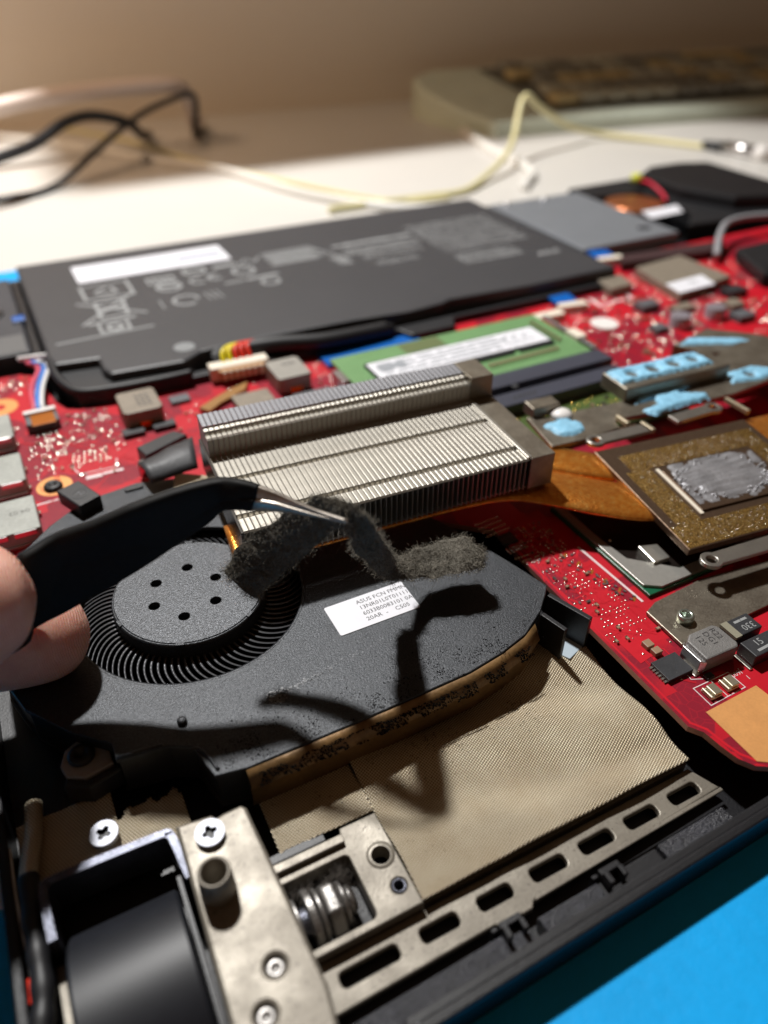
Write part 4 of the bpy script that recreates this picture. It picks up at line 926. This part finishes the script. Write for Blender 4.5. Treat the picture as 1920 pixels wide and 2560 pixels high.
# ================================================================== heatsink lying upside down on the board
HS = thing('heatsink', 'loose fin stack with copper pipes and blue putty plates, lying upside down', 'heatsink', (24.9, 101.8, 5.6), R(-3.6))
B0 = 10.0 - 5.6
prof = [(0, B0), (0, 17), (.25, 17.25), (3.9, 17.25), (4.2, 16.5), (5.0, 16.5), (5.3, 17.25), (15.8, 17.25), (16.1, 16.5), (16.9, 16.5), (17.2, 17.25), (25.4, 17.25), (25.4, 21.2), (25.7, 21.4), (26.8, 21.4), (26.95, 21.1), (27.4, 21.1), (27.55, 22.0), (28.5, 22.1), (28.7, 22.5), (33.4, 22.7), (33.6, 22.4), (33.6, B0)]
prof = [(v, w_ if w_ == B0 else w_ - 5.6) for v, w_ in prof]
NF = 54; pitch = 58.0 / NF
mb = MB(); wd = pitch * .93
for i in range(len(prof) - 1):
    (v0, w0), (v1, w1) = prof[i], prof[i + 1]
    if i == 0 or i == len(prof) - 2: continue             # ends stay open: only the thin web shows there
    mt_ = 1 if v0 > 25.39 and i >= len(prof) - 4 else 0
    mb.add([(0, v0, w0), (wd * .16, v0, w0 + .05), (wd * .84, v0, w0 + .05), (wd, v0, w0), (0, v1, w1), (wd * .16, v1, w1 + .05), (wd * .84, v1, w1 + .05), (wd, v1, w1)] if abs(v1 - v0) > .35 else
           [(0, v0, w0), (wd * .16, v0 - .06, w0), (wd * .84, v0 - .06, w0), (wd, v0, w0), (0, v1, w1), (wd * .16, v1 - .06, w1), (wd * .84, v1 - .06, w1), (wd, v1, w1)],
           [(0, 1, 5, 4), (1, 2, 6, 5), (2, 3, 7, 6)], mt_)
th = .12
web = [(v, w_ - (.1 if w_ > B0 else 0)) for v, w_ in prof]
n = len(web); mb.add([(0, v, w_) for v, w_ in web] + [(th, v, w_) for v, w_ in web], [tuple(range(n - 1, -1, -1)), tuple(range(n, 2 * n))] + [(i, (i + 1) % n, n + (i + 1) % n, n + i) for i in range(n)], 0)
fin = me_from('fin', mb.v, mb.f, [FIN, FINT], False, mb.m)
for k in range(NF): put('fin', fin, HS, loc=(k * pitch, random.uniform(-.03, .03), random.uniform(-.03, .03)), frame='local')
def local_box(name, x0, x1, y0, y1, z0, z1, mat, bevel=.12):
    m = MB().box(x0, x1, y0, y1, z0 - 5.6, z1 - 5.6); return put(name, me_from(name, m.v, m.f, mat), HS, frame='local', bevel=bevel)
local_box('end_plate', 58.05, 63.6, -.1, 25.3, 9.9, 17.3, NICK); local_box('end_plate', 58.05, 63.6, 25.4, 33.7, 9.9, 22.6, NICK)
local_box('end_rail', 57.4, 58.4, .2, 25.2, 17.0, 17.55, FIN, .15)
local_box('side_plate', -.5, -.05, 0, 33.4, 10, 17.2, M('clear_film', (70, 66, 62), .25), .05)
local_box('base_sheet', -.2, 63, 1.0, 33.2, 9.5, 9.95, NICK, .05)
def pipe(path, wd_, th_, name='heat_pipe'):
    P = cat(path, 10); n = len(P)
    MB().tube(P, [wd_ / 2] * n, 20, flat=th_ / wd_).put(name, COPPER, HS, smooth=True)
pipe([(24.0, 110.5, 8.1), (40, 108.8, 8.1), (70, 106.6, 8.0), (82, 103.8, 8.0), (90, 98, 7.8), (97, 91.8, 7.2), (106, 87, 6.2), (124, 84, 5.6)], 12.4, 2.7)
pipe([(60, 118, 8.1), (84, 113.6, 8.1), (95, 107.2, 8.1), (103, 101.0, 7.6), (112, 96.6, 7.0), (128, 93, 6.4)], 9.6, 2.7)
pipe([(134, 95, 7), (146, 94, 7.6), (165, 92, 7.8), (200, 90, 7.8)], 12, 2.7)
# putty plates (nickel plated sheet)
plate('putty_plate', [(97.0, 108.7), (104.8, 107.9), (115.6, 108.2), (116.4, 110.6), (117.6, 111.4), (126, 110.2), (151, 107.9), (166, 109), (205, 106), (205, 121), (168, 121), (148, 119.6), (134, 119.8), (124, 117.4), (104, 119.6), (99.4, 121.5)], [], 8.9, 10.0, NICK, HS, bevel=.12)
plate('putty_plate', [(161.6, 138.4), (177.9, 142.3), (190, 131), (176, 126.6), (166, 130)], [], 2, 8, NICK, HS, bevel=.3)
plate('putty_plate', [(156, 124), (166, 121), (200, 120), (200, 128), (176, 130)], [], 7.6, 8.8, NICK, HS, bevel=.2)
boxp('contact_block', 100.4, 107.8, 120.2, 124.4, 9.6, 12.4, NICK, HS, .3, rz=R(-5)); boxp('contact_block', 124.2, 156.6, 115.6, 125.0, 10.02, 13.6, NICK, HS, .4, rz=R(-3))
plate('retainer_tab', [(115.0, 108.8), (120.4, 108.4), (121.4, 105.4), (116.4, 105.6)], [], 8.6, 9.6, COLD, HS, bevel=.1)
def putty(pts, z, h, amp=.35, seed=0, holes=()):
    """lump of soft putty: filled outline with an uneven top"""
    xs = [p[0] for p in pts]; ys = [p[1] for p in pts]; st_ = .42; mb = MB(); idx = {}
    n = len(pts)
    def d_in(x, y):
        ins = False; dm = 1e9
        for i in range(n):
            (x1, y1), (x2, y2) = pts[i], pts[(i + 1) % n]
            if (y1 > y) != (y2 > y) and x < (x2 - x1) * (y - y1) / (y2 - y1) + x1: ins = not ins
            L = (x2 - x1) ** 2 + (y2 - y1) ** 2; t = max(0, min(1, ((x - x1) * (x2 - x1) + (y - y1) * (y2 - y1)) / L)); dm = min(dm, math.hypot(x - x1 - t * (x2 - x1), y - y1 - t * (y2 - y1)))
        return dm if ins else -dm
    nx = int((max(xs) - min(xs)) / st_) + 4; ny = int((max(ys) - min(ys)) / st_) + 4
    for i in range(nx):
        for j in range(ny):
            x = min(xs) - st_ + i * st_; y = min(ys) - st_ + j * st_; d = d_in(x, y) + .35 * fbm(x, y, seed, .9)
            for hx, hy, hr in holes: d = min(d, math.hypot(x - hx, y - hy) - hr + .25 * fbm(x, y, seed + 3, 1.2))
            zz_ = z - .15 + (h + .15) * min(1, max(0, d + .12) / .5) ** .5 + (amp * .4 * fbm(x, y, seed + 9, .8) if d > .2 else 0)
            idx[i, j] = (len(mb.v), d); mb.v.append((x, y, zz_))
    for i in range(nx - 1):
        for j in range(ny - 1):
            q_ = [idx[i, j], idx[i + 1, j], idx[i + 1, j + 1], idx[i, j + 1]]
            if max(a[1] for a in q_) > -.12: mb.f.append(tuple(a[0] for a in q_)); mb.m.append(0)
    return mb
putty([(100.6, 116.4), (106.6, 116.8), (108.6, 113.4), (107.6, 110.8), (103.0, 110.4), (101.2, 111.8)], 10.0, .7, seed=1).put('blue_putty', PUTTY, HS, smooth=True)
putty([(126, 114.6), (130.6, 118.0), (136, 118.4), (147, 118.6), (148, 117), (138.6, 113.8), (144.6, 110.6), (143.6, 108.9), (136, 109.4), (127, 108.8), (125.6, 111.4), (130.8, 111.6), (132, 114.6)], 10.0, .8, seed=4).put('blue_putty', PUTTY, HS, smooth=True)
c3, s3 = math.cos(R(-3)), math.sin(R(-3))
rp = lambda u, v: (140.4 + (u - 140.4) * c3 - (v - 120.3) * s3, 120.3 + (u - 140.4) * s3 + (v - 120.3) * c3)
putty([rp(125, 118.2), rp(125, 124.4), rp(152, 124.4), rp(152.6, 118.0)], 13.6, .8, seed=7, holes=[(*rp(130.0, 121.0), 1.7), (*rp(136.4, 121.0), 1.9), (*rp(143.0, 121.2), 1.9), (*rp(149, 121.2), 1.7)]).put('blue_putty', PUTTY, HS, smooth=True)
putty([(163, 137), (168, 139), (180, 132.6), (182, 129.6), (177.6, 130.4), (170, 134.4)], 8.0, .7, seed=11).put('blue_putty', PUTTY, HS, smooth=True)
putty([(155, 112), (158, 116), (166, 116), (170, 112), (164, 110)], 10.0, .7, seed=15, holes=[(162, 113, 1.6)]).put('blue_putty', PUTTY, HS, smooth=True)
# tilted cold plate
FL, NL, FR = Vector((103.8, 102.8, 10)), Vector((101.7, 71.5, 6.5)), Vector((143.6, 97.9, 10)); NR = FR + NL - FL
ex, ey = (FR - FL), (NL - FL); ez = -ex.cross(ey).normalized(); ez = ez if ez.z > 0 else -ez
cp = lambda u, v, h=0: tuple(FL + ex * u + ey * v + ez * h)
def cbox(u0, u1, v0, v1, h0, h1):
    P = [cp(u, v, h) for h in (h0, h1) for u, v in ((u0, v1), (u1, v1), (u1, v0), (u0, v0))]
    return MB().add(P, [(3, 2, 1, 0), (4, 5, 6, 7), (0, 1, 5, 4), (1, 2, 6, 5), (2, 3, 7, 6), (3, 0, 4, 7)])
cbox(0, 1, 0, 1, -1.6, 0).put('cold_plate', COLD, HS, bevel=.15)
mb = MB()       # speckled film frame
for u0, u1, v0, v1 in ((.09, .96, .10, .27), (.0, .96, .80, .99), (.05, .20, .27, .80), (.84, .96, .27, .80)): q_ = cbox(u0 + .004, u1 - .004, v0 + .0005, v1 - .0005, .01, .06); mb.add(q_.v, q_.f)
mb.put('speckled_film', SPECK, HS)
m_ = MB()
for _ in range(900):      # glossy beads on the film
    u, v = random.random() * .95 + .02, random.random() * .96 + .02
    if .20 < u < .84 and .27 < v < .80 or (u < .09 and v < .75) or v < .1: continue
    c = Vector(cp(u, v, .06)); r_ = random.uniform(.07, .2)
    m_.lathe(c, [(r_, 0), (r_ * .7, r_ * .45), (.01, r_ * .6)], 6, cap=False)
m_.put('paste_bead', SOLDER, HS, smooth=True, kind='stuff')
cbox(.235, .80, .33, .74, .01, .5).put('contact_pad', COLD, HS, bevel=.12)
cbox(.215, .235, .30, .76, .01, .35).put('pale_bar', WCONN, HS, bevel=.05)
mb = MB(); nu, nv = 60, 44; idx = {}
for i in range(nu + 1):
    for j in range(nv + 1):
        u = .25 + .56 * i / nu; v = .30 + .44 * j / nv; a, b = (u - .52) / .27, (v - .50) / .19
        r_ = max(abs(a), abs(b)) * .75 + math.hypot(a, b) * .25 + .38 * fbm(u * 14, v * 9, 1)
        h = .52 + max(0, 1 - r_) ** .5 * .35 + (.16 * fbm(u * 6, v * 34, 3) + .04 * fbm(u * 60, v * 50, 5)) * (1 if r_ < 1 else 0)
        idx[i, j] = (len(mb.v), r_); mb.v.append(cp(u, v, h))
for i in range(nu):
    for j in range(nv):
        q_ = [idx[i, j], idx[i, j + 1], idx[i + 1, j + 1], idx[i + 1, j]]
        if min(a[1] for a in q_) < 1.0: mb.f.append(tuple(a[0] for a in q_)); mb.m.append(0)
mb.put('thermal_paste', PASTE, HS, smooth=True)
m_ = MB()
for _ in range(70):
    a = random.uniform(0, 6.283); u, v = .52 + .26 * math.cos(a) * random.uniform(.85, 1.1), .5 + .18 * math.sin(a) * random.uniform(.85, 1.15)
    m_.lathe(Vector(cp(u, v, .55)), [(.38, 0), (.3, .25), (.01, .42)], 8, cap=False)
m_.put('paste_bead', PASTE, HS, smooth=True, kind='stuff')
def strap(x0, y0, x1, y1, wd_, z, r_=2.1):
    a, b = Vector((x0, y0)), Vector((x1, y1)); d = (b - a).normalized(); n_ = Vector((-d.y, d.x)); ang = math.atan2(d.y, d.x)
    arc = [(a.x + r_ * math.cos(ang + R(50 + 260 * k / 18)), a.y + r_ * math.sin(ang + R(50 + 260 * k / 18))) for k in range(19)]
    pts = arc + [tuple(b - n_ * wd_ / 2), tuple(b + n_ * wd_ / 2)]
    plate('screw_arm', pts, [circle(a.x, a.y, 1.05, 24)], z, z + .8, M('arm_steel', (176, 172, 164), .3, .85, .6, .1), HS, bevel=.15)
strap(106.2, 105.4, 119.6, 104.3, 3.2, 10.2); strap(140.2, 104.3, 127.8, 104.4, 3.2, 10.2); strap(103.5, 67.7, 124, 65.6, 3.6, 5.7)
for x, y in ((120.4, 104.6), (117.4, 109.4)): boxp('bent_tab', x - .5, x + .5, y - 2, y + 2, 10, 11.2, M('tab_brass', (190, 176, 150), .35, .7), HS, .15)
boxp('bent_tab', 145.6, 146.6, 99, 106, 10, 11.2, M('tab_brass', (190, 176, 150), .35, .7), HS, .15)
MB().lathe((107, 118.6, 10.0), [(2.6, 0), (2.4, .8), (1.2, 1.4), (.01, 1.5)], 20).put('white_putty', WHITEP, HS, smooth=True)

# ================================================================== tweezers
arm1 = [((-13.2, 94.6, 30.0), (-15.4, 92.2, 19.0)), ((-8.1, 94.5, 31.0), (-9.3, 94.1, 20.0)), ((-3.4, 95.6, 32.0), (-4.1, 94.2, 22.0)), ((1.8, 93.4, 34.0), (2.0, 93.0, 25.0)), ((7.0, 91.8, 36.0), (7.2, 91.2, 28.0)), ((12.3, 91.3, 37.0), (12.3, 90.5, 30.5)), ((17.2, 90.7, 37.5), (17.0, 90.2, 32.5)), ((20.1, 90.2, 37.5), (19.4, 89.5, 34.0)), ((22.1, 87.9, 38.0), (21.2, 87.3, 35.0)), ((23.9, 86.2, 37.7), (23.0, 85.7, 35.2)), ((26.2, 84.0, 37.0), (25.5, 83.7, 35.2)), ((29.7, 80.0, 36.0), (29.4, 80.2, 34.8)), ((33.3, 76.3, 34.8), (33.3, 76.4, 34.4))]
arm2 = [((-14.2, 94.7, 26.4), (-16.2, 90.8, 16.5)), ((-8.9, 95.7, 27.4), (-10.9, 94.0, 17.5)), ((-4.3, 95.3, 28.5), (-5.2, 93.5, 19.5)), ((1.2, 94.2, 30.7), (1.2, 91.9, 22.6)), ((6.5, 92.4, 33.0), (6.7, 90.5, 25.8)), ((11.8, 91.5, 34.2), (11.8, 90.1, 28.4)), ((17.0, 91.3, 35.1), (16.5, 89.7, 30.6)), ((19.9, 90.4, 35.3), (19.1, 89.5, 32.2)), ((21.6, 87.1, 36.1), (21.2, 87.8, 33.4)), ((23.4, 85.1, 36.2), (22.8, 85.6, 34.0)), ((25.7, 83.1, 36.0), (25.3, 83.4, 34.4)), ((29.5, 79.5, 35.5), (29.2, 79.8, 34.4)), ((33.3, 76.4, 34.6), (33.3, 76.5, 34.2))]
TW = thing('tweezers', 'black coated curved tweezers with bare steel tips held over the fan', 'tweezers', (8, 92, 20))
back = lambda a, dx, dy, dz: ((a[0][0] + dx, a[0][1] + dy, a[0][2] + dz), (a[1][0] + dx, a[1][1] + dy, a[1][2] + dz))
arm1 = [back(arm1[0], -70, -6, -6), back(arm1[0], -35, -2, -2.0)] + arm1; arm2 = [back(arm2[0], -69, -6, -3.2), back(arm2[0], -35, -3, -.6)] + arm2
def arm(ed, th, lo, hi, mat_, name, down):
    A = cat([e[0] for e in ed], 6); B = cat([e[1] for e in ed], 6); n = len(A); V = []; F = []; K = 9
    lo_i, hi_i = int(lo * 6), min(n - 1, int(hi * 6))
    for i in range(lo_i, hi_i + 1):
        a, b = A[i], B[i]; t = (A[min(i + 1, n - 1)] + B[min(i + 1, n - 1)] - A[max(i - 1, 0)] - B[max(i - 1, 0)]).normalized()
        wv = b - a; L = wv.length; wv = wv / max(L, 1e-6); nn = t.cross(wv).normalized()
        c = (a + b) / 2; h2 = th(i / 6) / 2; w2 = max(L / 2, .28)
        w2 = min(w2, w2) if i / 6 < len(ed) - 3 else max(.22, w2 * (len(ed) - 1 - i / 6) / 2.0)
        jig = 1 + (.02 * fbm(i * .35, 3, down) if i / 6 < 11 else 0)
        for k in range(16):
            g = 2 * math.pi * k / 16; cs, sn = math.cos(g), math.sin(g)
            sq = lambda q_: math.copysign(abs(q_) ** .45, q_)
            V.append(c + wv * w2 * jig * sq(cs) + nn * h2 * sq(sn))
    m = (hi_i - lo_i + 1)
    for i in range(m - 1):
        for k in range(16): F.append((i * 16 + k, i * 16 + (k + 1) % 16, (i + 1) * 16 + (k + 1) % 16, (i + 1) * 16 + k))
    F += [tuple(range(15, -1, -1)), tuple((m - 1) * 16 + k for k in range(16))]
    mb = MB(); mb.add(V, F); return mb
taper = lambda s_: max(.75, 2.2 - max(0, s_ - 9) * .35)
for ed, dn, hi in ((arm1, 0, 11.3), (arm2, 1, 11.1)):
    a = arm(ed, lambda s_: taper(s_) + .25, 0, hi, COAT, 'coated_arm', dn).put('coated_arm', COAT, TW, smooth=True)
    arm(ed, lambda s_: max(.5, taper(s_) - .1), hi - .4, len(ed) - 1, STEELT, 'bare_tip', dn).put('bare_tip', STEELT, a, smooth=True)
# ================================================================== dust strip
dust = [((17.5, 88.4, 22.5), (20.8, 85.5, 17.0)), ((21.8, 88.7, 26.5), (24.8, 84.9, 20.0)), ((26.9, 86.2, 31.0), (30.1, 83.5, 25.0)), ((31.1, 83.1, 35.0), (34.5, 80.0, 30.5)), ((33.7, 79.7, 36.0), (34.5, 77.5, 32.0)), ((35.6, 77.1, 35.0), (35.5, 80.0, 27.0)), ((38.2, 77.2, 30.5), (38.8, 82.5, 20.5)), ((42.4, 81.2, 22.0), (43.4, 85.0, 13.0)), ((48.0, 88.4, 13.5), (46.5, 83.1, 12.0)), ((54.0, 91.4, 11.5), (50.6, 83.2, 10.0)), ((62.0, 90.4, 12.0), (55.6, 81.1, 10.5)), ((63.4, 84.2, 12.0), (61.1, 81.2, 10.5))]
for i_, (a, b) in enumerate(dust):
    a, b = Vector(a), Vector(b); c = (a + b) / 2; f_ = .9 if i_ < 5 else (1.0 if i_ < 8 else .74); dust[i_] = (tuple(c + (a - c) * f_), tuple(c + (b - c) * f_))
A = cat([d[0] for d in dust], 10); B = cat([d[1] for d in dust], 10); n = len(A); KU = 14
mb = MB(); surf = []
for i in range(n):
    a, b = A[i], B[i]; t = (A[min(i + 1, n - 1)] + B[min(i + 1, n - 1)] - A[max(i - 1, 0)] - B[max(i - 1, 0)]).normalized(); wv = b - a; nn = t.cross(wv).normalized(); nn = nn if nn.z > 0 else -nn
    for side in (1, -1):
        for k in range(KU + 1):
            u = k / KU if side == 1 else 1 - k / KU
            e = 1 - abs(2 * u - 1) ** 4; ends = min(1, i / 3, (n - 1 - i) / 3) ** .5
            uu = -.03 + 1.06 * u + (u - .5) * .22 * fbm(i * .21, (u > .5) * 5, 4) + .03 * fbm(i * .5, (u > .5) * 5, 8)
            p = a + wv * uu
            h = (.5 * e * (.35 + .65 * ends) + .75 * fbm(p.x, p.y, p.z, .45) + .4 * fbm(p.x, p.y, p.z + 9, 1.6)) if side == 1 else (.45 * e + .3 * fbm(p.x, p.y, 20, .6))
            q_ = p + nn * h * side * (.9 if e > .02 else .2) + t * .5 * fbm(p.y, p.x, 3, .6)
            mb.v.append(tuple(q_)); surf.append((q_, nn * side * (1 if e > .3 else .5) + wv.normalized() * (2 * u - 1) * (1.2 if e < .5 else .2), side))
row = 2 * (KU + 1)
for i in range(n - 1):
    for k in range(row): mb.f.append((i * row + k, i * row + (k + 1) % row, (i + 1) * row + (k + 1) % row, (i + 1) * row + k)); mb.m.append(0)
mb.f += [tuple(range(row - 1, -1, -1)), tuple((n - 1) * row + k for k in range(row))]; mb.m += [0, 0]
DS = mb.put('dust_strip', DUST, None, smooth=True)
s_ = DS.modifiers.new('s', 'SUBSURF'); s_.levels = s_.render_levels = 1
tag(DS, 'felted strip of dark grey dust pinched in the tweezers above the fan', 'dust')
def dpos():
    p, d, sd = random.choice(surf)
    if sd == -1 and random.random() < .5: p, d, sd = random.choice(surf)
    p = p + Vector((random.gauss(0, .35), random.gauss(0, .35), random.gauss(0, .12)))
    d = d.normalized() * .55 + Vector((random.gauss(0, .9), random.gauss(0, .9), random.gauss(0, .5)))
    return p, d
o = fibres(MB(), 9500, dpos, .95, .03, 1.7).put('dust_fibre', FIBRE, DS, kind='stuff')
o2 = fibres(MB(), 6500, dpos, .75, .045, 1.9).put('dust_fibre', DUST, DS, kind='stuff')
def hpos():
    p, d, sd = random.choice(surf); return p, d.normalized() + Vector((random.gauss(0, .5), random.gauss(0, .5), -.2))
o3 = fibres(MB(), 150, hpos, 3.2, .02, .9, 9).put('stray_hair', M('pale_hair', (150, 142, 130), .6), DS, kind='stuff')
# ================================================================== hand
hm = MB()
def limb(path, rad, flat=1.0, up=(0, 0, 1)):
    P = cat(path, 5); Rr = cat([(r_, 0, 0) for r_ in rad], 5); hm.tube(P, [max(.4, r_.x) for r_ in Rr], 24, flat=flat, up=up)
# thumb on top of the tweezers, forefinger below, the others curled beside the palm
limb([(-8.0, 89.0, 28.0), (-8.6, 89.1, 28.0), (-10.4, 89.2, 28.2), (-14.4, 89.4, 28.6), (-22, 88.6, 29.6), (-36, 84, 32), (-50, 76, 35), (-66, 62, 39)], [.6, 3.4, 6.6, 8.9, 9.8, 10.2, 10.8, 13], .95)
limb([(-3.0, 98.4, 10.6), (-3.7, 98.4, 10.7), (-5.6, 98.6, 10.9), (-9.6, 99.2, 11.2), (-17, 100.8, 12), (-30, 102, 15), (-46, 99, 21), (-62, 88, 28), (-84, 68, 34)], [.5, 3.4, 6.2, 7.9, 8.5, 8.8, 9.2, 10, 12], .95)
limb([(-34, 112, 8), (-36, 113, 8.4), (-42, 115, 10), (-54, 112, 15), (-72, 92, 20), (-92, 66, 30)], [3, 6.2, 7.4, 8.4, 9.6, 12])
limb([(-44, 122, 8), (-46, 123, 8.6), (-54, 124, 11), (-66, 119, 16), (-84, 96, 20), (-102, 66, 28)], [3, 6, 7.2, 8.2, 9.4, 12])
limb([(-56, 130, 9), (-58, 130.6, 9.6), (-66, 130, 12), (-78, 122, 17), (-96, 96, 22), (-110, 68, 28)], [2.6, 5.2, 6.2, 7.2, 8.6, 11])
limb([(-66, 58, 40), (-84, 52, 38), (-104, 48, 34), (-124, 30, 32), (-150, -10, 34), (-190, -70, 40)], [14, 20, 23, 21, 20, 24], .8)
limb([(-80, 72, 32), (-92, 66, 31), (-106, 60, 30), (-122, 36, 32)], [12, 16, 17, 16], .8)
HD = hm.put('hand', SKIN, None, smooth=True)
rm = HD.modifiers.new('r', 'REMESH'); rm.mode = 'VOXEL'; rm.voxel_size = .00085; rm.use_smooth_shade = True
sm = HD.modifiers.new('s', 'SMOOTH'); sm.iterations = 5
tag(HD, 'bare hand pinching the tweezers between thumb and forefinger', 'hand')
# thumb nail, on the far upper side of the tip
mb = MB(); idx = {}
for i in range(9):
    for j in range(9):
        u, v = i / 8, j / 8 * 2 - 1; ang = R(64) + v * R(44); x = -11.4 - u * 10.5; r_ = 7.35 + 2.2 * min(1, u * 1.6) + .1
        idx[i, j] = len(mb.v); mb.v.append((x - abs(v) ** 3 * (1.2 if u < .3 else 0), 89.3 + math.cos(ang) * r_, 28.3 + math.sin(ang) * r_ * .95 + u * .6))
        if i and j: mb.f.append((idx[i - 1, j - 1], idx[i, j - 1], idx[i, j], idx[i - 1, j])); mb.m.append(0)
nl = mb.put('thumb_nail', NAIL, HD, smooth=True); nl.modifiers.new('t', 'SOLIDIFY').thickness = .5 * S

# ================================================================== things behind the laptop
def cable(name, path, r_, mat_, label, sub=8):
    o = MB().tube(cat(path, sub), r_, 12).put(name, mat_, None, smooth=True); return tag(o, label, 'cable')
d1 = DZ + 1.8
cable('thin_black_cable', [(-60, 430, d1), (9.5, 443.6, d1), (26, 447, d1), (36, 455, -8.2), (47, 462, -5), (70.9, 480, 5.4), (91, 495, 12.9), (104.6, 505, 16.3), (118.7, 510, 19.4), (128, 510.5, 21.6), (132.8, 510.6, 20), (133.4, 511, 13), (131.6, 512, 6), (133, 520, -4), (150, 560, d1)], 1.7, CABB, 'thin black cable rising in a loop with a hooked bend')
cable('thick_black_cable', [(-60, 420, 2), (-20, 428, 8), (15.1, 440, 11.7), (33.8, 460, 12.5), (52.3, 475, 18.2), (69, 488, 18.2), (88.3, 496, 11.8), (100, 520, 0), (112, 560, d1 + .8)], 2.8, CABB, 'thick black cable bundle arching over the pale desk')
cable('cream_cable', [(150, 352, d1), (180, 351.8, d1), (205.7, 350.2, d1), (227, 351.5, d1), (248.8, 365, -6.4), (269.2, 378, -1.7), (283, 390, 4.4), (292, 400, 14.1), (297.5, 405, 20.8), (303.9, 408, 22.3), (315.7, 410, 14.4), (342.7, 415, 1.8), (372, 420, -6), (397, 399, d1), (415.9, 367, d1)], 1.75, CABY, 'cream cable standing up in a pointed loop before the keyboard')
cable('flat_white_cable', [(-30, 655, d1), (24, 599.6, d1), (54.8, 561, d1), (87.2, 509.6, d1), (115.7, 469.7, d1), (130.9, 444, d1), (149.6, 386.7, d1), (176.5, 345, d1), (200, 330, d1)], 2.3, CABW, 'white cable running from the wall shade into the light beside a cream one')
cable('thin_cream_cable', [(60, 620, d1 - .5), (95.5, 555, d1 - .5), (121, 479, d1 - .5), (148.7, 418, d1 - .5), (182, 357, d1 - .5), (214, 346, d1 - .5)], 1.3, CABY, 'thin cream cable lying alongside the white cable')
cable('white_cord_end', [(304.4, 478, d1), (290, 417.7, d1), (285.3, 381.7, d1), (277.8, 362, d1), (263, 348, d1), (257.6, 341, d1)], 2.6, CABW, 'short white cord passing under the cream cable loop')
pg = thing('cable_plug', 'small metal and clear plug at the end of the cream cable', 'plug', (422, 345, DZ))
MB().tube([(414, 370, -7), (418, 357, -7)], [2.2, 3.4], 14).put('plug_neck', CHIP, pg, smooth=True); MB().tube([(418, 357, -6.4), (423, 336, -6.4)], 3.6, 16).put('plug_body', SILVER, pg, smooth=True); MB().tube([(423, 336, -6.4), (424, 330, -6.4)], [5, 4], 14).put('plug_cap', WHITEP, pg, smooth=True)
cable('grey_lead', [(424, 330, -6.5), (420, 312, -7.8), (405, 300, d1), (380, 276, d1), (390, 230, d1)], 1.8, M('soft_grey_cable', (150, 140, 130), .5), 'soft grey lead trailing from the plug along the laptop')
# keyboard in the shade
KB = thing('keyboard', 'old grey computer keyboard with reflection-tinted keys in the shade by the wall', 'keyboard', (420, 500, DZ))
ko = [(316, 455), (350, 450), (540, 424), (760, 396), (776, 520), (560, 545), (360, 570), (330, 572), (308, 556), (301, 530), (304, 490)]
KW = lambda x, y: 16 * max(0, min(1, (y - (455 - (x - 316) * .135)) / 110))
def wedge(o):
    off = wmat(o).translation
    for v in o.data.vertices:
        if v.co.z + off.z > (DZ + 1) * S: v.co.z += KW((v.co.x + off.x) * 1000, (v.co.y + off.y) * 1000) * S
wedge(plate('shell', ko, [], DZ, DZ + 9, KBC, KB, bevel=2.5, segs=3))
ki = [(368, 462), (540, 439), (752, 412), (764, 512), (556, 534), (366, 558)]
wedge(plate('key_bed', ki, [], DZ + 9, DZ + 9.6, M('key_bed', (92, 90, 82), .6), KB))
for r_ in range(5):
    for c in range(19):
        u = c * 20.2 + (r_ % 3) * 5; x, y = 374 + u, 467 + r_ * 18.2 - u * .125
        if x > 748: continue
        kz = DZ + 9.4 + KW(x + 8, y + 7); boxp('key', x, x + 17, y - 1, y + 14.6, kz, kz + 6, random.Random(r_ * 31 + c).choice((KEYA, KEYA, KEYB, KEYC, KEYB)), KB, 1.2, rz=R(-8.1))
# thick pale cable arching at the left
cable('thick_pale_cable', [(-150, 470, DZ + 4.6), (-90, 492, 2), (-40, 506, 12), (0, 514, 18), (42, 519, 23.5), (84, 521, 25.5), (118, 522, 25.6), (130, 525, 22), (136, 534, 12), (140, 548, -1), (150, 575, DZ + 4.6)], 4.6, CASEP, 'thick pale cable arching behind the two black cables')
